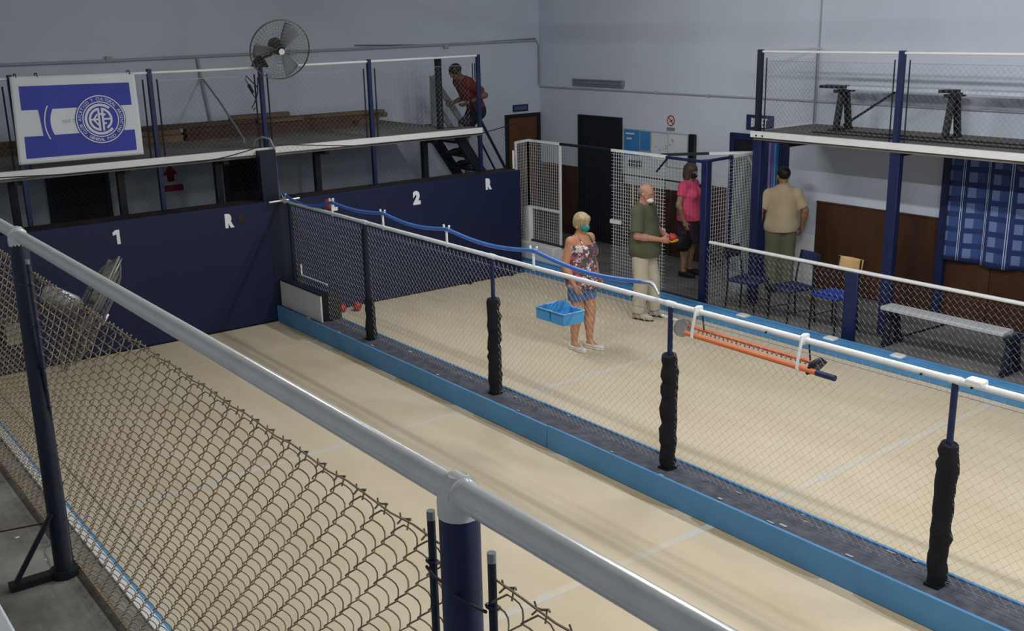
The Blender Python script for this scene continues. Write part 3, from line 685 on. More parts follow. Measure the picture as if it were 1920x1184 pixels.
panel((10.02,9.10),(10.55,9.15),.06,ZC,.05,.0030,M_NAVYP,M_MESHW,sides=False)
panel((10.55,9.15),(11.08,9.22),.06,ZC,.038,.0050,M_WHITE,M_MESHW,sides=False)
MB().bar((10.08,9.98,ZC+.0),(10.62,9.62,ZC+.0),.035,.035).build('tie_bar',M_NAVYD,t); MB().bar((10.62,9.62,ZC),(11.08,9.24,ZC),.035,.035).build('tie_bar',M_WHITE,t)
MB().bar((10.0,9.78,ZC-.02),(10.0,9.98,ZC-.22),.02,.02).build('brace',M_NAVYD,t)
MB().bar((10.9,9.2,ZC-.02),(11.07,9.22,ZC-.2),.02,.02).build('brace',M_WHITE,t)
box((9.93,12.66,.40),(10.02,12.80,.93),.006).build('pillar',M_WHITE,t)
box((9.80,11.93,0),(10.06,12.85,.40),.004).build('low_wall',M_WHITE,t)
box((9.96,11.90,.395),(10.05,12.70,.425),.004).build('sill',M_RUST,t)
box((9.97,9.12,.0),(10.03,11.93,.12),.004).build('kick_board',M_NAVYD,t)
tag(tube([(10.20,10.62,0),(10.12,10.55,1.52)],.014,8).build('broom_handle',M_PLY),'pale wooden pole leaning behind the white mesh panel','pole')

# ------------------------------------------------------------------ things on the right wall
XB = XW-.001
t = thing('notice_board','large notice board with grey papers beside the black door','notice board',(XW,12,1.05))
box((XB-.025,11.28,1.07),(XB,12.74,1.98),.004).build('board',mat('board_grey','aab2b8',.7),t)
def sheet(y1,y0,z0,z1,m,nm='sheet',o=.0): return box((XB-.030-o,y0,z0),(XB-.025,y1,z1)).build(nm,m,t)
s1=sheet(12.70,12.345,1.55,1.97,M_BLUEP,'blue_poster'); s2=sheet(12.325,12.10,1.66,1.965,M_BLUEP,'blue_poster')
for (y1,y0,z) in ((12.66,12.46,1.91),(12.64,12.52,1.83)): box((XB-.032,y0,z-.014),(XB-.030,y1,z+.014)).build('white_line',M_PAPER,s1)
sheet(12.07,11.72,1.55,1.95,M_PAPER); sheet(11.70,11.30,1.45,1.96,M_PAPER); sheet(12.68,11.76,1.09,1.53,mat('paper_grey','c3cbcc',.7)); sheet(11.74,11.30,1.09,1.43,M_PAPER)
cal = sheet(12.60,12.28,1.36,1.50,mat('dark_calendar','5d666a',.7),'calendar',.002)
for i in range(6): box((XB-.034,12.28+.32*i/6+.012,1.37),(XB-.032,12.28+.32*i/6+.042,1.49)).build('calendar_column',M_BLACK,cal)
for k in range(9):
    y=random.uniform(11.35,12.05); z=random.uniform(1.62,1.92); box((XB-.0315,y,z),(XB-.030,y+.02,z+.02)).build('pin_mark',M_GREY,t)
tag(box((XB-.05,11.12,.9),(XB,11.26,1.99),.012).build('black_panel',M_BLACK),'narrow black upright panel at the end of the notice board','panel')
t = thing('no_smoking_sign','white no smoking sign above the notice board','sign',(XW,11.67,2.0))
box((XB-.006,11.56,1.99),(XB,11.78,2.28)).build('plate',M_PAPER,t)
MB().tube([(XB-.008,11.67+.075*math.cos(a),2.165+.075*math.sin(a)) for a in np.linspace(0,2*PI,25)[:-1]],.009,6,closed=True).build('red_ring',M_REDP,t)
MB().bar((XB-.008,11.72,2.215),(XB-.008,11.62,2.115),.004,.016).build('slash',M_REDP,t)
MB().bar((XB-.0075,11.70,2.145),(XB-.0075,11.63,2.18),.003,.014).build('cigarette',M_BLACK,t)
box((XB-.008,11.58,2.005),(XB-.006,11.76,2.06)).build('caption_strip',mat('caption_grey','7f868c',.7),t)
t = thing('buffet_sign','navy sign reading BUFFET over the doorway','sign',(XW,9.9,2.13))
box((XB-.03,9.67,2.13),(XB,10.15,2.345),.004).build('plate',M_SIGN,t)
m=MB(); text_on(m,'BUFFET',.175,(XB-.033,9.91,2.237),(0,-1,0),(0,0,1),bold=.005,extr=.001,sx=.5); m.build('lettering',M_LETTER,t)
t = thing('wall_lamp','unlit twin tube lamp fitting on the white wall','lamp',(XW,13.3,2.64))
box((XB-.04,12.72,2.66),(XB,13.96,2.74),.006).build('housing',M_GREY,t)
for z in (2.735,2.645): tube([(XB-.055,12.76,z),(XB-.055,13.92,z)],.014,8).build('tube_lamp',mat('unlit_tube','7f858c',.4),t)
for y in (12.74,13.94): box((XB-.07,y-.015,2.63),(XB-.03,y+.015,2.75)).build('end_cap',M_GREY,t)
# plaid curtain
m = bpy.data.materials.new('plaid_cloth'); m.use_nodes=True; nt=m.node_tree; N=nt.nodes; L=nt.links; b=N['Principled BSDF']; b.inputs['Roughness'].default_value=.85
tc=N.new('ShaderNodeTexCoord'); sp=N.new('ShaderNodeSeparateXYZ'); L.new(tc.outputs['Object'],sp.inputs[0])
def stripes(sock,per,off,w0,w1):
    a=N.new('ShaderNodeMath'); a.operation='MULTIPLY_ADD'; a.inputs[1].default_value=1/per; a.inputs[2].default_value=off; L.new(sock,a.inputs[0])
    f=N.new('ShaderNodeMath'); f.operation='FRACT'; L.new(a.outputs[0],f.inputs[0])
    r=N.new('ShaderNodeValToRGB'); r.color_ramp.interpolation='CONSTANT'; e=r.color_ramp.elements; e[0].position=0; e[0].color=(0,0,0,1); e[1].position=w0; e[1].color=(1,1,1,1); x=e.new(w1); x.color=(0,0,0,1)
    L.new(f.outputs[0],r.inputs[0]); return r.outputs[0]
def mixc(fac,a,bcol):
    mx=N.new('ShaderNodeMix'); mx.data_type='RGBA'; L.new(fac,mx.inputs[0])
    if hasattr(a,'is_linked'): L.new(a,mx.inputs[6])
    else: mx.inputs[6].default_value=(*lin(a),1)
    mx.inputs[7].default_value=(*lin(bcol),1); return mx.outputs[2]
cc=mixc(stripes(sp.outputs[1],.30,.1,.25,.62),'3d5590','7488b8'); cc=mixc(stripes(sp.outputs[2],.185,.0,.0,.36),cc,'2a3b70'); cc=mixc(stripes(sp.outputs[1],.30,.55,.0,.16),cc,'2a3b72')
cc=mixc(stripes(sp.outputs[1],.30,.30,.0,.028),cc,'e3ebf6'); cc=mixc(stripes(sp.outputs[1],.30,.38,.0,.024),cc,'d5e0f2'); L.new(cc,b.inputs['Base Color']); MATS['plaid']=m
t = thing('plaid_curtain','blue plaid curtain hanging on the spectator side wall','curtain',(XW-.08,5.0,.75))
def cf(u,v):
    y=6.88-3.9*u; w=.022*math.sin(u*44)+.012*math.sin(u*97+1); return (XW-.10-w*(1.25-.5*v),y,.76+.012*math.sin(u*31)+1.36*v)
MB().grid(cf,150,14).build('cloth',MATS['plaid'],t,solid=.003)
tube([(XW-.10,6.9,2.125),(XW-.10,2.9,2.125)],.012,8).build('curtain_rod',M_BLACK,t)
struct(box((XW-.05,2.95,.80),(XW,6.86,2.08)).build('window_1',M_GLASSD))

# ------------------------------------------------------------------ railing of the bench gallery
t = thing('gallery_railing','white railed wire railing along the bench gallery','railing',(10.75,4,0))
tube([(10.75,-3.9,3.275),(10.75,8.94,3.275)],.016,10).build('top_rail',M_WHITE,t)
for y in (8.92,6.92,4.92,2.92,.92):
    box((10.72,y-.034,ZR),(10.78,y+.034,3.30),.004).build('post',M_NAVYD if y>8 else M_NAVYP,t)
    box((10.745,y-.065,0),(10.83,y+.065,ZR-.10),.004).build('column',M_NAVYP,t)
    for dy in ((-.1,) if y>8.5 else (.09,-.1)): tube([(10.75,y+dy,ZR),(10.75,y+dy,3.2)],.009,6).build('tension_bar',M_NAVYD,t)
    if y<8: 
        a=y+.11; m=MB(); chainlink(m,(10.75,a,ZR+.03),(0,1,0),1.79,ZR+.03,3.16,.035,.0015,n=3); m.build('wire_mesh',M_WIRE,t)
        tube([(10.75,a,3.16),(10.75,a+1.79,3.16)],.003,4).build('line_wire',M_WIRE,t)
m=MB(); chainlink(m,(10.83,8.95,ZR+.03),(1,0,0),1.1,ZR+.03,3.16,.035,.0017,n=3); m.build('wire_mesh',M_WIRE,t)
for x in (10.83,11.93): tube([(x,8.95,ZR),(x,8.95,3.22)],.011,6).build('tension_bar',M_GREY,t)
tube([(10.75,8.95,3.275),(11.98,8.95,3.275)],.015,6).build('top_rail',M_WHITEG,t)
for y in (8.9,8.8): MB().disc((10.697,y,ZR-.05),(1,0,0),.012,.008,8).build('bolt',M_BLACK,t)

# ------------------------------------------------------------------ benches with trestle legs
def bench(label,x,y0,y1,z,w,top_m,leg_m,h=.45,legs=None,brace=True,ext=0.):
    t = thing('trestle_bench',label,'bench',(x,(y0+y1)/2,z),group='trestle benches')
    box((x-w/2,y0,z+h-.045),(x+w/2,y1,z+h),.006).build('seat_plank',top_m,t)
    for y in (legs or (y0+.12,y1-.12)):
        MB().bar((x-w/2-.05,y,z+h-.065),(x+w/2+.05,y,z+h-.065),.07,.04).build('bearer',leg_m,t)
        if ext: MB().bar((x-.02,y-.02,z+h-.02),(x-.02,y+ext,z+h-.02),.2,.035).build('seat_end',leg_m,t)
        for s in (-1,1): MB().bar((x+s*.05,y,z+h-.085),(x+s*.13,y,z+.03),.06,.065,up=(0,1,0)).build('leg',leg_m,t)
        MB().bar((x-.2,y,z+.015),(x+.2,y,z+.015),.05,.03).build('foot',leg_m,t)
    if brace:
        ya,yb=(legs or (y0+.12,y1-.12)); MB().bar((x,yb-.02,z+.06),(x,yb-(yb-ya)*.48,z+h-.06),.025,.025).build('brace',leg_m,t)
    return t
bench('white plank bench with navy trestles behind the spectator fence',10.53,5.28,6.75,0,.22,M_BENCHW,M_NAVYD,legs=(5.22,6.64))
bench('pale plank bench with black trestles on the upper gallery near its open end',11.55,6.86,8.1,ZR,.26,M_WALL,M_BLACK,h=.56,legs=(6.72,8.22),ext=.3)
bench('pale plank bench with black trestles farther along the upper gallery',11.55,3.2,6.55,ZR,.26,M_WALL,M_BLACK,h=.56,legs=(3.6,5.0),brace=False)
bench('white plank bench on the near gallery in the lower corner of the view',.16,.55,3.0,ZG,.28,M_BENCHW,M_NAVYD,legs=(.8,2.8))

# ------------------------------------------------------------------ chairs
def chair(label,loc,rz,seat_m,back_m,wide=.42):
    t = thing('metal_chair',label,'chair',loc,rz,'chairs behind the spectator fence'); L_=dict(local=True)
    w=wide/2
    MB().box((-w,-.2,.425),(w,.21,.465),.015).build('seat',seat_m,t,**L_)
    for sx_ in (-1,1):
        tube([(sx_*(w-.02),.19,.43),(sx_*(w-.01),.21,0)],.012,6).build('leg',M_BLACK,t,**L_)
        tube([(sx_*(w-.02),-.19,.43),(sx_*(w-.01),-.22,0)],.012,6).build('leg',M_BLACK,t,**L_)
        tube([(sx_*(w-.02),-.19,.43),(sx_*(w-.03),-.21,.62),(sx_*(w-.04),-.25,.86)],.012,6).build('back_post',M_BLACK,t,**L_)
        tube([(sx_*(w-.02),.2,.17),(sx_*(w-.02),-.2,.17)],.007,5).build('stretcher',M_BLACK,t,**L_)
    m=MB(); m.grid(lambda u,v:((u-.5)*(wide-.04),-.235-.03*math.sin(PI*u)-.03*v,.70+.16*v),10,4); m.build('backrest',back_m,t,solid=.016,**L_)
    return t
def face(dx,dy): return math.atan2(-dx,dy)
chair('metal chair with light plywood back and blue seat',(10.50,7.43,0),face(-1,.05),M_SEATB,M_PLY,.40)
chair('dark metal chair with navy back standing beside the plywood backed one',(10.42,8.0,0),face(-.93,.22),M_SEATN,M_SEATN,.40)
chair('dark metal chair next to the mesh enclosure, turned sideways',(10.32,8.62,0),face(.15,-1),M_SEATN,M_NAVYD,.38)

# ------------------------------------------------------------------ near railing
XG, ZGR = .645, 3.155
t = thing('near_railing','grey white pipe railing with brown chain-link mesh on the near gallery','railing',(XG,3,ZG))
tube([(XG,-1.6,ZGR),(XG,.955,ZGR)],.0185,20).build('top_rail',M_WHITEG,t)
tube([(XG,.985,ZGR-.001),(XG,3.12,ZGR-.001)],.0178,20).build('top_rail',M_WHITEG,t)
tube([(XG,3.14,ZGR-.001),(XG,7.4,ZGR-.001)],.0178,16).build('top_rail',M_WHITEG,t)
for y in (.97,3.15,5.33,-1.2):
    bx,by = (.61,3.03) if abs(y-3.15)<.01 else (XG,y)
    p = tube([(bx,by,ZG-.01),(XG,y,ZGR-.02)],.0255,18).build('post',M_NAVYP if y<1 else M_NAVYD,t)
    m=MB(); m.tube([(XG,y,ZGR-.03),(XG,y,ZGR-.012),(XG,y,ZGR+.008),(XG,y,ZGR+.022)],[.0265,.027,.0245,.012],16); m.build('saddle_fitting',M_WHITEG,p)
    m=MB(); m.tube([(XG,y-.012,ZGR),(XG,y+.012,ZGR)],.0235,18); m.build('saddle_ring',M_WHITEG,p)
    MB().disc((bx,by,ZG+.008),(0,0,1),.04,.03,14).build('base_ring',M_BLACK,p)
m=MB(); m.bar((.61,3.03,ZG+.012),(.46,3.03,ZG+.012),.035,.02); m.build('base_bracket',M_BLACK,t)
tube([(.478,3.03,ZG+.02),(.600,3.035,ZG+.20)],.008,6).build('base_strut',M_NAVYD,t)
BARS=[(1.035,3.105,M_NAVYD),(.905,3.10,M_NAVYD),(3.075,3.095,M_NAVYD),(3.25,3.09,M_NAVYD)]
for y,z,mm in BARS:
    o = tube([(XG,y,ZG),(XG,y,z-.008),(XG,y,z)],[.0055,.0055,.004],10).build('tension_bar',mm,t)
    tube([(XG,y,z-.012),(XG,y,z+.0005)],.0057,10).build('bare_tip',M_GREY,o)
    yy = .97 if y<2 else 3.15
    for zz in np.arange(z-.075,ZG,-.12):
        m=MB(); m.tube([(XG+.0075*math.cos(a),y+.008*math.sin(a),zz+.006*math.sin(a*.5)) for a in np.linspace(0,2*PI,12)],.0025,5); m.tube([(XG-.01,y,zz),(XG-.02,(y+yy)/2,zz+.004),(XG-.02,yy,zz+.004)],.0022,5); m.build('wire_tie',M_NAVYD,o)
for (a,b) in ((-1.0,.918),(1.028,3.075),(3.245,5.2)):
    m=MB(); chainlink(m,(XG+.006,a,ZG+.0),(0,1,0),b-a,ZG+.0,3.052,.029,.0013,sub=5,depth=.010,n=4,h=.0255); m.build('wire_mesh',M_WIREB,t)
    n=int((b-a)/.06); m=MB(); pts=[]
    for i in range(n+1):
        y=a+(b-a)*i/n; pts.append((XG+.006,y,3.060+.003*math.sin(i*2.1)))
    m.tube(pts,.0016,5); m.build('line_wire',M_WIREB,t)
    m=MB()
    for i in range(n):
        y=a+(b-a)*(i+.5)/n; zz=3.056
        m.tube([(XG+.006,y-.012,zz-.008),(XG+.015,y-.004,zz+.001),(XG+.008,y+.006,zz+.002),(XG+.013,y+.016,zz+.004)],.0016,4); m.tube([(XG+.006,y+.012,zz-.008),(XG+.007,y+.003,zz+.002),(XG+.016,y-.006,zz+.003),(XG+.011,y-.014,zz+.006)],.0016,4)
    m.build('twisted_barbs',M_WIREB,t)['kind'] = 'stuff'
    tube([(XG+.006,a,2.50),(XG+.010,(a+b)/2,2.485),(XG+.006,b,2.50)],.0018,5).build('line_wire',M_WIREB,t)
    tube([(XG+.01,a,ZG+.01),(XG+.01,b,ZG+.01)],.006,6).build('bottom_bar',M_WIREB,t)

# ------------------------------------------------------------------ people: smooth blended bodies
class Sdf:
    def __init__(s): s.P=[]; s.cuts=[]
    def cone(s,a,b,ra,rb,k=.03,cap=None,cap0=None): s.P.append(('c',np.array(a,float),np.array(b,float),ra,rb,k,cap,cap0)); return s
    def ell(s,c,r,k=.03,M=None,sub=False,cap=None): s.P.append(('e',np.array(c,float),np.array(r,float),None if M is None else np.array(M),sub,k,cap)); return s
    def cut(s,p,n): s.cuts.append((np.array(p,float),np.array(n,float)/np.linalg.norm(n))); return s
    def mesh(s,res):
        lo=np.full(3,1e9); hi=-lo
        for p in s.P:
            if p[0]=='c':
                r=max(p[3],p[4]); lo=np.minimum(lo,np.minimum(p[1],p[2])-r); hi=np.maximum(hi,np.maximum(p[1],p[2])+r)
            elif not p[4]:
                r=p[2].max(); lo=np.minimum(lo,p[1]-r); hi=np.maximum(hi,p[1]+r)
        lo-=3*res; hi+=3*res; n=np.ceil((hi-lo)/res).astype(int)+1
        ax=[lo[i]+res*np.arange(n[i]) for i in range(3)]
        D=np.full(tuple(n),1.0)
        for p in s.P:
            if p[0]=='c': r=max(p[3],p[4]); b0=np.minimum(p[1],p[2])-r; b1=np.maximum(p[1],p[2])+r; k=p[5]
            else: r=p[2].max(); b0=p[1]-r; b1=p[1]+r; k=p[5]
            mg=k+4*res; i0=np.maximum(((b0-mg-lo)/res).astype(int),0); i1=np.minimum(((b1+mg-lo)/res).astype(int)+2,n)
            sl=tuple(slice(i0[i],i1[i]) for i in range(3))
            X,Y,Z=np.meshgrid(*[ax[i][sl[i]] for i in range(3)],indexing='ij'); Q=np.stack([X,Y,Z],-1)
            if p[0]=='c':
                pa=Q-p[1]; ba=p[2]-p[1]; h=np.clip((pa@ba)/(ba@ba+1e-9),0,1)
                d=np.linalg.norm(pa-h[...,None]*ba,axis=-1)-(p[3]+(p[4]-p[3])*h)
                for cp in (p[6],p[7]):
                    if cp is not None: d=np.maximum(d,(Q-np.array(cp[0]))@np.array(cp[1]))
                sub=False
            else:
                q=Q-p[1]
                if p[3] is not None: q=q@p[3]
                k0=np.linalg.norm(q/p[2],axis=-1); k1=np.linalg.norm(q/(p[2]**2),axis=-1)+1e-9; d=k0*(k0-1)/k1
                sub=p[4]
                if p[6] is not None: d=np.maximum(d,(Q-np.array(p[6][0]))@np.array(p[6][1]))
            A=D[sl]
            if sub: D[sl]=np.maximum(A,-d)
            else:
                h=np.clip(.5+.5*(A-d)/max(k,1e-6),0,1); D[sl]=A*(1-h)+d*h-k*h*(1-h)
        for (c,nn) in s.cuts:
            X,Y,Z=np.meshgrid(*ax,indexing='ij'); D=np.maximum(D,(X-c[0])*nn[0]+(Y-c[1])*nn[1]+(Z-c[2])*nn[2])
        D[[0,-1]]=1; D[:,[0,-1]]=1; D[:,:,[0,-1]]=1
        return surface_nets(D,lo,res)
def surface_nets(D,lo,res):
    S=D<0; nx,ny,nz=D.shape; cs=(nx-1,ny-1,nz-1)
    acc=np.zeros(cs+(3,)); cnt=np.zeros(cs)
    def cv(o): return D[o[0]:o[0]+cs[0],o[1]:o[1]+cs[1],o[2]:o[2]+cs[2]]
    for a in range(3):
        o1,o2=[i for i in range(3) if i!=a]
        for u in (0,1):
            for v in (0,1):
                c0=[0,0,0]; c0[o1]=u; c0[o2]=v; c1=list(c0); c1[a]=1
                A,B=cv(c0),cv(c1); X=(A<0)!=(B<0); t=np.where(X,A/np.where(X,A-B,1),0)
                for i in range(3):
                    acc[...,i]+=np.where(X,(t if i==a else c0[i]),0)
                cnt+=X
    M=cnt>0; idx=np.full(cs,-1,int); idx[M]=np.arange(M.sum())
    I=np.argwhere(M); V=lo+res*(I+acc[M]/cnt[M][:,None])
    F=[]
    for a in range(3):
        o1,o2=(a+1)%3,(a+2)%3
        s0=[slice(None)]*3; s1=[slice(None)]*3; s0[a]=slice(0,-1); s1[a]=slice(1,None)
        A,B=S[tuple(s0)],S[tuple(s1)]; E=np.argwhere(A!=B)
        E=E[(E[:,o1]>0)&(E[:,o2]>0)&(E[:,o1]<D.shape[o1]-1)&(E[:,o2]<D.shape[o2]-1)]
        if not len(E): continue
        e1=np.zeros(3,int); e1[o1]=1; e2=np.zeros(3,int); e2[o2]=1
        q=[idx[tuple(E.T)],idx[tuple((E-e1).T)],idx[tuple((E-e1-e2).T)],idx[tuple((E-e2).T)]]
        inside=A[tuple(E.T)]; q=np.stack(q,1); q[~inside]=q[~inside][:,::-1]
        F.append(q)
    return V,np.concatenate(F)
def sdf_obj(S,res,name,m,parent,smooth_it=2):
    V,F=S.mesh(res)
    me=bpy.data.meshes.new(name); me.from_pydata(V.tolist(),[],F.tolist()); me.update(); me.shade_smooth(); me.materials.append(m)
    o=bpy.data.objects.new(name,me); COL.objects.link(o); o.parent=parent; WLOC[o.name]=(0,0,0)
    if smooth_it: md=o.modifiers.new('sm','SMOOTH'); md.factor=.5; md.iterations=smooth_it
    return o
BASE=dict(pel=(0,0,.93),wai=(0,.0,1.08),che=(0,0,1.26),nek=(0,-.012,1.43),hed=(0,.02,1.587),
 shR=(.165,-.01,1.375),elR=(.215,-.03,1.11),wrR=(.215,.04,.87),shL=(-.165,-.01,1.375),elL=(-.215,-.03,1.11),wrL=(-.215,.04,.87),
 hiR=(.088,0,.89),knR=(.095,.02,.49),anR=(.095,-.02,.08),hiL=(-.088,0,.89),knL=(-.095,.02,.49),anL=(-.095,-.02,.08))
def person(label,loc,rz,H,J=None,tw=1.,belly=0.,bust=0.,limb=1.,head=(0,0),skin='b98a70',hands=None,res=.0085,cloth=None,footdir=None):
    k=H/1.7; j={a:np.array(b)*k for a,b in {**BASE,**(J or {})}.items()}
    t=thing('person',label,'person',loc,rz)
    MS=mat('skin_'+skin,skin,.55,var=.08,scale=12)
    Hm=Matrix.Rotation(R(head[0]),3,'Z')@Matrix.Rotation(R(-head[1]),3,'X'); Hn=np.array(Hm)
    hc=j['hed']
    def hp(*v): return hc+Hn@(np.array(v)*k)
    spine=j['nek']-j['pel']; spine=spine/np.linalg.norm(spine)
    sp_tilt=np.array(Vector((0,0,1)).rotation_difference(Vector(spine)).to_matrix())
    def torso(S,e=0.,arms=True):
        S.ell(j['pel'],np.array((.165*tw,.115*tw,.135))*k+e,.05,sp_tilt); S.ell(j['wai'],np.array((.145*tw,.108*tw,.15))*k+e,.06,sp_tilt)
        S.ell(j['che'],np.array((.165*(.5+.5*tw),.112*(.6+.4*tw),.18))*k+e,.06,sp_tilt)
        if belly: S.ell(j['wai']+sp_tilt@np.array((0,.07,-.02))*k,np.array((.135*tw,.06+belly,.14))*k+e,.07,sp_tilt)
        if bust:
            for s in (-1,1): S.ell(j['che']+sp_tilt@np.array((s*.075,.085,-.01))*k,np.array((.07,.05+bust,.075))*k+e,.05,sp_tilt)
        S.cone(j['shR'],j['shL'],.058*k+e,.058*k+e,.05)
        S.cone(j['che']+sp_tilt@np.array((0,-.01,.1))*k,j['nek']+sp_tilt@np.array((0,0,.0))*k,.085*k+e,.055*k+e,.05)
    S=Sdf(); torso(S)
    S.cone(j['nek'],hp(0,-.02,-.06),.055*k,.052*k,.03)
    S.ell(hp(0,-.012,.03),np.array((.076,.095,.083))*k,.03,Hn).ell(hp(0,.02,-.03),np.array((.062,.07,.085))*k,.03,Hn).ell(hp(0,.05,-.085),np.array((.034,.03,.027))*k,.03,Hn)
    S.cone(hp(0,.086,.005),hp(0,.106,-.03),.008*k,.013*k,.014)
    S.ell(hp(0,.07,.028),np.array((.05,.022,.012))*k,.02,Hn)
    for s in (-1,1):
        S.ell(hp(s*.077,-.006,-.012),np.array((.011,.021,.031))*k,.008,Hn)
        S.ell(hp(s*.031,.094,.006),np.array((.014,.012,.009))*k,.004,Hn,sub=True)
    for q,s in (('R',1),('L',-1)):
        sh,el,wr=j['sh'+q],j['el'+q],j['wr'+q]
        S.cone(sh,el,.054*k*limb,.041*k*limb,.03); mid=el+(wr-el)*.3
        S.cone(el,mid,.041*k*limb,.042*k*limb,.02).cone(mid,wr,.042*k*limb,.027*k,.02)
        hi,kn,an=j['hi'+q],j['kn'+q],j['an'+q]
        S.cone(hi,kn,.088*k*limb,.056*k*limb,.04); cm_=kn+(an-kn)*.32+np.array((0,-.015,0))*k
        S.cone(kn,cm_,.054*k*limb,.056*k*limb,.03).cone(cm_,an,.055*k*limb,.036*k,.03)
        fd=np.array((footdir or {}).get(q,(s*.12,1,0)),float); fd/=np.linalg.norm(fd)
        S.cone(an+fd*-.03*k+np.array((0,0,-.045))*k,an+fd*.11*k+np.array((0,0,-.052))*k,.032*k,.03*k,.03).cone(an,an+fd*.10*k+np.array((0,0,-.048))*k,.036*k,.028*k,.02).cone(an+fd*.11*k+np.array((0,0,-.053))*k,an+fd*.18*k+np.array((0,0,-.06))*k,.03*k,.02*k,.02)
        # hand: palm, four fingers, thumb
        h=(hands or {}).get(q,{}); d=np.array(h.get('d',wr-el),float); d/=np.linalg.norm(d)
        c=np.array(h.get('c',(0,1,0)),float); c-=d*(c@d); c/=np.linalg.norm(c)
        n=np.array(h.get('n',(-s,0,0)),float); n-=d*(n@d)+c*(n@c); n/=np.linalg.norm(n); cu=h.get('curl',.35)
        Mh=np.stack([d,c,n],1); S.ell(wr+d*.048*k,np.array((.055,.041,.018))*k,.015,Mh)
        for off,ln in ((.030,.066),(.010,.075),(-.010,.070),(-.029,.054)):
            p0=wr+(d*.085+c*off)*k; p1=p0+(d*math.cos(cu)+n*math.sin(cu))*ln*.52*k; p2=p1+(d*math.cos(cu*2.4)+n*math.sin(cu*2.4))*ln*.48*k
            S.cone(p0,p1,.0095*k,.0088*k,.006).cone(p1,p2,.0088*k,.0072*k,.004)
        p0=wr+(d*.03+c*.032)*k; p1=p0+(d*.03+c*.026+n*.012)*k; p2=p1+(d*.03+c*.004+n*.018)*k
        S.cone(p0,p1,.0125*k,.0105*k,.008).cone(p1,p2,.0105*k,.0085*k,.004)
    body=sdf_obj(S,res,'body',MS,t)
    MWH=mat('eye_white','a99c92',.4); MIR=mat('eye_dark','2a1d16',.3)
    for s in (-1,1):
        m=MB(); c_=hp(s*.031,.082,.006); m.ball(c_,.0125*k,10,7); e=m.build('eye',MWH,t,local=True)
        m=MB(); m.ball(hp(s*.031,.0905,.006),.006*k,8,6); m.build('iris',MIR,e,local=True)
    cloth(t,S,j,k,hp,Hn,torso,sp_tilt)
    return t
def lerp(a,b,f): return a+(b-a)*f
def eyebrows(t,hp,k,col):
    for s in (-1,1): MB().tube([hp(s*.014,.095,.026),hp(s*.032,.097,.032),hp(s*.05,.085,.027)],.0035*k,5).build('eyebrow',mat('brow_'+col,col,.8),t,local=True)
def mask(t,hp,Hn,k,m,z=-.045,r=(.069,.084,.061),y=.03):
    S=Sdf(); S.ell(hp(0,y,z),np.array(r)*k,.01,Hn); S.cut(hp(0,.046,0),-(Hn@np.array((0,1.,0))))
    o=sdf_obj(S,.006,'face_mask',m,t,2)
    for s in (-1,1): MB().tube([hp(s*.058,.045,z+.02),hp(s*.078,.0,-.0),hp(s*.08,-.022,-.012),hp(s*.072,.01,z-.0)],.0022*k,4).build('ear_loop',m,o,local=True)
def shirt(t,j,k,torso,m,hem,e=.017,sleeve=.62,neck=None,flare=0.,res=.009,name='shirt',sl_r=.062):
    S=Sdf(); torso(S,e)
    if flare: S.cone(j['wai'],j['pel']+np.array((0,.02,-.06))*k,.14*k,.165*k+flare,.08)
    for q in ('RL' if sleeve else ''):
        a=j['sh'+q]; b=lerp(a,j['el'+q],sleeve); d=(b-a)/np.linalg.norm(b-a)
        S.cone(a,b+d*.06*k,sl_r*k+e*.4,sl_r*k*.93+e*.5,.035,cap=(b,d))
    S.cut((0,0,hem*k),(0,0,-1))
    nz=j['nek']
    if neck: S.cut(np.array((0,0,neck))*k,(0,.15,1))
    S.ell(nz+np.array((0,.025,.062))*k,np.array((.078,.085,.085))*k,.02,None,sub=True)
    return sdf_obj(S,res,name,m,t)
def trousers(t,j,k,torso,m,top,frac=1.,e=.016,rad=(.098,.075,.066),name='trousers',res=.009,tw=1.):
    S=Sdf(); S.ell(j['pel'],np.array((.168*tw,.118*tw,.14))*k+e,.04)
    for q in 'RL':
        hi,kn,an=j['hi'+q],j['kn'+q],j['an'+q]
        if frac<=1:
            b=lerp(hi,kn,frac); d=(b-hi)/np.linalg.norm(b-hi); S.cone(hi,b+d*.07,rad[0]*k+e*.5,rad[1]*k+e,.03,cap=(b,d))
        else:
            S.cone(hi,kn,rad[0]*k+e*.5,rad[1]*k+e*.3,.03); b=lerp(kn,an,min(1.08,frac-1)); d=(b-kn)/np.linalg.norm(b-kn)
            S.cone(kn,b+d*.06,rad[1]*k+e*.3,rad[2]*k,.03,cap=(b,d))
    S.cut((0,0,top*k),(0,0,1))
    return sdf_obj(S,res,name,m,t)
def shoes(t,j,k,m,sole_m,footdir=None,low=.0):
    for q,s in (('R',1),('L',-1)):
        an=j['an'+q]; fd=np.array((footdir or {}).get(q,(s*.12,1,0)),float); fd/=np.linalg.norm(fd); z=an[2]-.08*k
        g=lambda f,h:np.array((an[0]+fd[0]*f*k,an[1]+fd[1]*f*k,z+h*k))
        S=Sdf(); S.cone(g(-.035,.045),g(.11,.04),.045*k,.044*k,.03).cone(g(.11,.04),g(.185,.032),.044*k,.034*k,.03).cone(g(-.01,.06),g(.05,.062),.042*k,.036*k,.03)
        S.cut((0,0,z+.012),(0,0,-1)); S.cut((0,0,z+.085*k-low),(0,0,1))
        o=sdf_obj(S,.008,'shoe',m,t)
        S=Sdf(); S.cone(g(-.035,.02),g(.11,.02),.046*k,.047*k,.03).cone(g(.11,.02),g(.185,.02),.047*k,.037*k,.03); S.cut((0,0,z+.001),(0,0,-1)); S.cut((0,0,z+.018),(0,0,1))
        sdf_obj(S,.008,'sole',sole_m,o)
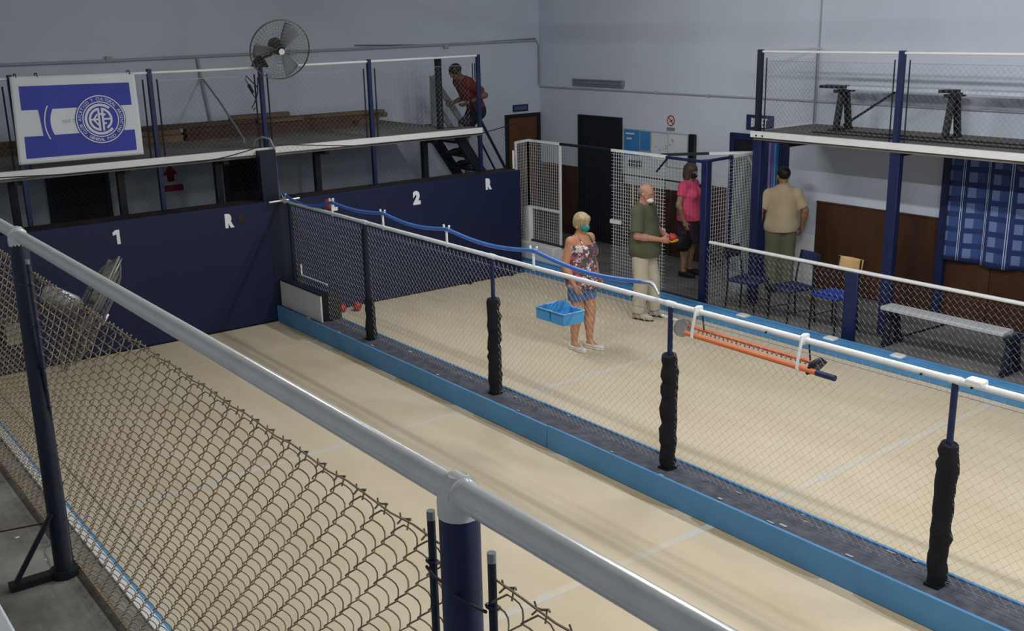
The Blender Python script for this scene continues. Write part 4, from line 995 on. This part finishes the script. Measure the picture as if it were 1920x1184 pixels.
def hair_cap(t,hp,Hn,k,m,grow=.014,front=.045,low=-.03,extra=None,res=.007,fringe=None):
    S=Sdf(); S.ell(hp(0,-.014,.032),(np.array((.076,.095,.083))+grow)*k,.02,Hn)
    if extra:
        for c,r in extra: S.ell(hp(*c),np.array(r)*k,.03,Hn)
    S.ell(hp(0,.11,-.04+(fringe or 0)),np.array((.07,.075,.085))*k,.01,Hn,sub=True)
    S.cut(hp(0,0,low),-(Hn@np.array((0,-.25,1.)))) if not extra else None
    return sdf_obj(S,res,'hair',m,t,3)

# --- woman in the floral top
M_FLORAL=bpy.data.materials.new('floral_cloth'); M_FLORAL.use_nodes=True
def floral(m,cols,scale):
    nt=m.node_tree;N=nt.nodes;L=nt.links;b=N['Principled BSDF'];b.inputs['Roughness'].default_value=.8
    tc=N.new('ShaderNodeTexCoord');v=N.new('ShaderNodeTexVoronoi');v.inputs['Scale'].default_value=scale;L.new(tc.outputs['Object'],v.inputs['Vector'])
    nz=N.new('ShaderNodeTexNoise');nz.inputs['Scale'].default_value=scale*.9;L.new(tc.outputs['Object'],nz.inputs['Vector'])
    mx=N.new('ShaderNodeMix');mx.data_type='RGBA';mx.inputs[0].default_value=.12;L.new(tc.outputs['Object'],mx.inputs[6]);L.new(nz.outputs['Color'],mx.inputs[7]);L.new(mx.outputs[2],v.inputs['Vector'])
    sp=N.new('ShaderNodeSeparateColor');L.new(v.outputs['Color'],sp.inputs[0])
    r=N.new('ShaderNodeValToRGB');r.color_ramp.interpolation='CONSTANT';e=r.color_ramp.elements
    while len(e)<len(cols): e.new(.5)
    for i,c in enumerate(cols): e[i].position=i/len(cols); e[i].color=(*lin(c),1)
    L.new(sp.outputs[0],r.inputs[0]);L.new(r.outputs[0],b.inputs['Base Color'])
floral(M_FLORAL,['8a4350','c9b9be','5d3a44','a8626c','3f5a4c','d9d4d2','7a4a58','57505a'],26)
M_DENIM=mat('denim','4f6f9a',.85,var=.25,scale=18); M_WSHOE=mat('white_leather','e2ddd2',.6); M_TEAL=mat('teal_mask','1f8f86',.7); M_BLOND=mat('blond_hair','c9b48c',.55,c2='8d7858',scale=30,stretch=(1,1,.2))
def c1_(t,S,j,k,hp,Hn,torso,st):
    o=shirt(t,j,k,torso,M_FLORAL,.80,e=.02,sleeve=0,neck=1.345,flare=.03,name='tank_top')
    for s,q in ((1,'R'),(-1,'L')):
        a=j['sh'+q]*np.array((.55,1,1)); MB().tube([a+np.array((0,.145,-.06))*k,a+np.array((0,.11,-.01))*k,a+np.array((0,.055,.045))*k,a+np.array((0,-.01,.068))*k,a+np.array((0,-.07,.04))*k,a+np.array((0,-.12,-.05))*k],.010*k,6).build('shoulder_strap',M_FLORAL,o,local=True)
    trousers(t,j,k,torso,M_DENIM,.98,.62,name='denim_shorts',rad=(.105,.09,.07),tw=1.12)
    shoes(t,j,k,M_WSHOE,M_WSHOE,low=.025)
    mask(t,hp,Hn,k,M_TEAL)
    hair_cap(t,hp,Hn,k,M_BLOND,.018,extra=[((0,-.04,-.02),(.088,.075,.07)),((0,.055,.065),(.07,.05,.035))],fringe=-.028)
    for s in (-1,1): MB().ball(hp(s*.082,-.004,-.045),.008*k,8,6).build('earring',M_WSHOE,t,local=True)
person('woman in floral tank top and denim shorts wearing a teal mask',(7.70,8.87,0),face(.12,-.99),1.60,
 dict(elR=(.235,-.05,1.10),wrR=(.215,.08,.87),elL=(-.235,-.03,1.10),wrL=(-.20,.10,.88),anL=(-.10,.05,.08),knL=(-.10,.06,.49),anR=(.09,-.04,.08)),tw=1.26,bust=.035,limb=1.18,head=(-8,4),skin='c08a68',cloth=c1_)
# --- man in the olive shirt
M_OLIVE=mat('olive_cloth','575a46',.9,var=.1,scale=9); M_BEIGE=mat('beige_trousers','c6bda6',.85,var=.08); M_SAND_=mat('grey_sandal','b9b2a4',.7); M_DSOLE=mat('dark_sole','2c2622',.8); M_MASKW=mat('white_mask','e8e6e2',.7); M_GHAIR=mat('grey_stubble','8a7a6c',.8)
def c2_(t,S,j,k,hp,Hn,torso,st):
    shirt(t,j,k,torso,M_OLIVE,.80,e=.022,sleeve=.86,flare=.03,sl_r=.072,name='t_shirt')
    trousers(t,j,k,torso,M_BEIGE,.98,1.98,rad=(.105,.088,.082),tw=1.05)
    shoes(t,j,k,M_SAND_,M_DSOLE)
    mask(t,hp,Hn,k,M_MASKW,z=-.06,r=(.054,.086,.046))
    S=Sdf(); S.ell(hp(0,-.016,.02),(np.array((.076,.095,.083))+.004)*k,.01,Hn); S.cut(hp(0,.0,.035),Hn@np.array((0,.3,1.))); S.cut(hp(0,.01,0),Hn@np.array((0,1.,.2))); S.cut(hp(0,0,-.05),-(Hn@np.array((0,0,1.))))
    sdf_obj(S,.006,'hair',M_GHAIR,t,2); eyebrows(t,hp,k,'6a5a50')
OL=(9.17,9.36,0); OLR=face(.36,-.93)
person('bald man in olive t-shirt and beige trousers holding a red ball',OL,OLR,1.73,
 dict(elR=(.255,.03,1.09),wrR=(.09,.27,1.04),elL=(-.245,.05,1.09),wrL=(-.07,.30,1.05),anL=(-.12,.10,.08),knL=(-.105,.08,.49),hed=(0,.035,1.58)),tw=1.2,belly=.045,limb=1.06,head=(-6,16),skin='b98470',
 hands=dict(R=dict(c=(0,.2,1),n=(-.6,.8,.1),curl=.5),L=dict(c=(0,.2,1),n=(.7,.6,-.2),curl=.5)),cloth=c2_)
def world_of(loc,rz,p): return Vector(loc)+Matrix.Rotation(rz,3,'Z')@Vector(p)
b_=world_of(OL,OLR,(.0,.395,1.075)); tag(MB().ball(b_,.056,18,12).build('bocce_ball',M_BALLR),'red ball held in the hands of the man in olive','ball')
cl=MB(); cl.grid(lambda u,v:tuple(b_+Vector((.075*math.cos(2*PI*u)*(0.5+.5*v),.075*math.sin(2*PI*u)*(.5+.5*v),-.05+.035*v*v+.012*math.sin(6*PI*u)*v))),24,4)
tag(cl.build('yellow_cloth',mat('yellow_cloth','d8a848',.9),solid=.003),'yellow cloth under the red ball in his hands','cloth')
# --- woman in pink behind the mesh
M_PINK=mat('pink_cloth','f05c80',.85,var=.08); M_SKIRT=bpy.data.materials.new('dark_print_skirt'); M_SKIRT.use_nodes=True; floral(M_SKIRT,['22202a','2b2630','40202c','1b1c24','2a2430','552a38','1f1f28','302a34'],20)
M_DSHOE=mat('dark_shoe','1c1a1c',.6); M_BMASK=mat('black_mask','17161b',.8); M_BRHAIR=mat('brown_hair','5d4a3c',.55,c2='3d3028',scale=30,stretch=(1,1,.2))
def c3_(t,S,j,k,hp,Hn,torso,st):
    shirt(t,j,k,torso,M_PINK,.86,e=.018,sleeve=.5,flare=.012,name='t_shirt')
    S=Sdf(); S.ell(j['pel'],np.array((.185,.14,.14))*k,.05).cone(j['pel'],(0,.0,.50*k),.17*k,.20*k,.06); S.cut((0,0,.52*k),(0,0,-1)); S.cut((0,0,1.0*k),(0,0,1)); sdf_obj(S,.010,'skirt',M_SKIRT,t)
    shoes(t,j,k,M_DSHOE,M_DSOLE); mask(t,hp,Hn,k,M_BMASK)
    hair_cap(t,hp,Hn,k,M_BRHAIR,.018,extra=[((0,-.05,-.05),(.09,.07,.10)),((.06,-.02,-.06),(.035,.055,.085)),((-.06,-.02,-.06),(.035,.055,.085))],fringe=-.01); eyebrows(t,hp,k,'4a3a30')
PK=(11.28,10.58,0); PKR=face(.25,-.97)
person('woman in pink t-shirt and dark skirt behind the mesh enclosure',PK,PKR,1.66,dict(elR=(.235,-.04,1.11),wrR=(.235,.06,.87)),tw=1.16,bust=.035,limb=1.05,head=(-8,6),skin='b08468',cloth=c3_)
bp=world_of(PK,PKR,(.27,.08,.0)); 
t=thing('handbag','dark handbag held by the woman in pink','bag',(bp.x,bp.y,.42))
S=Sdf(); S.ell((0,0,.13),(.15,.07,.14),.02); S.cut((0,0,.0),(0,0,-1)); S.cut((0,0,.25),(0,0,1)); sdf_obj(S,.010,'bag_body',M_DSHOE,t)
MB().tube([(-.09,0,.22),(-.07,0,.33),(0,0,.37),(.07,0,.33),(.09,0,.22)],.009,6).build('strap',M_DSHOE,t,local=True)
# --- man in the beige shirt seen from behind
M_TAN=mat('tan_shirt','cdb896',.85,var=.08); M_KHAKI=mat('khaki_green_trousers','77765f',.85,var=.1); M_DKHAIR=mat('dark_hair','1d1816',.5)
def c4_(t,S,j,k,hp,Hn,torso,st):
    shirt(t,j,k,torso,M_TAN,.84,e=.026,sleeve=.80,flare=.03,sl_r=.068)
    S=Sdf(); S.cone(j['nek']+np.array((0,0,-.02))*k,j['nek']+np.array((0,0,.03))*k,.075*k,.066*k,.01); S.ell(j['nek']+np.array((0,.0,.03))*k,np.array((.058,.058,.08))*k,.001,None,sub=True); sdf_obj(S,.007,'collar',M_TAN,t)
    trousers(t,j,k,torso,M_KHAKI,1.0,2.0,rad=(.118,.10,.085),tw=1.2); shoes(t,j,k,M_DSHOE,M_DSOLE)
    hair_cap(t,hp,Hn,k,M_DKHAIR,.010,low=-.035); eyebrows(t,hp,k,'1d1816')
person('man in tan short-sleeved shirt standing with his back turned near the buffet door',(11.52,9.08,0),face(.62,.78),1.73,
 dict(shR=(.178,-.02,1.335),shL=(-.178,-.02,1.335),elR=(.30,-.03,1.12),wrR=(.29,.05,.88),elL=(-.30,-.02,1.12),wrL=(-.29,.06,.88)),tw=1.26,belly=.06,limb=1.12,head=(12,0),skin='a87a5c',cloth=c4_)
# --- man in red climbing the stairs
M_REDS=mat('red_shirt','6c2f2d',.9,var=.12,scale=9); M_DSHORT=mat('dark_shorts','1e2129',.9)
def c5_(t,S,j,k,hp,Hn,torso,st):
    S=Sdf(); torso(S,.022)
    for q in 'RL':
        a=j['sh'+q]; b=lerp(a,j['el'+q],.8); d=(b-a)/np.linalg.norm(b-a); S.cone(a,b+d*.06,.078*k,.075*k,.035,cap=(b,d))
    ax=st@np.array((0,0,1.)); S.cut(j['pel']-ax*.06,-ax); S.cut(j['nek']+ax*.015,ax); sdf_obj(S,.010,'shirt',M_REDS,t)
    trousers(t,j,k,torso,M_DSHORT,1.02,.95,name='shorts',rad=(.105,.09,.08)); shoes(t,j,k,M_DSHOE,M_DSOLE,FD)
    hair_cap(t,hp,Hn,k,M_DKHAIR,.012,low=-.03); eyebrows(t,hp,k,'1d1816')
FD=dict(R=(0,1,0),L=(0,1,0))
person('man in red shirt and dark shorts leaning forward on the gallery stairs',(9.27,13.35,1.57),face(-1,.12),1.66,
 dict(pel=(0,-.20,.87),wai=(0,-.15,1.02),che=(0,-.05,1.19),nek=(0,.05,1.35),hed=(0,.15,1.46),
 shR=(.17,.02,1.30),shL=(-.17,.02,1.30),elR=(.24,-.13,1.05),wrR=(.20,.12,.98),elL=(-.26,-.22,1.10),wrL=(-.20,.05,1.0),
 hiR=(.09,-.19,.83),knR=(.10,-.0,.46),anR=(.10,-.06,.08),hiL=(-.09,-.19,.83),knL=(-.09,.12,.62),anL=(-.09,.14,.302)),head=(0,30),skin='6d4c3c',cloth=c5_,footdir=FD)
import OpenImageIO as oi, numpy as np
b=oi.ImageBuf('/workdir/render_main.png');a=b.get_pixels(oi.FLOAT)[...,:3]
s=a.shape[1]/1920
for n,(x,y) in dict(sand1=(910,785),sand2=(1510,825),wallL=(110,45),wallR=(1310,65),navy=(350,485),wallR2=(1710,35),shad=(1610,315),curb=(807,738),rail=(600,765),post=(855,1100),fgmesh=(400,1000),galfloor=(60,1160),wood=(1600,450),woodd=(1700,500),underL=(350,330)).items():
    i,j=int(y*s),int(x*s);print(n,(a[i-2:i+3,j-2:j+3].mean((0,1))*255).round())
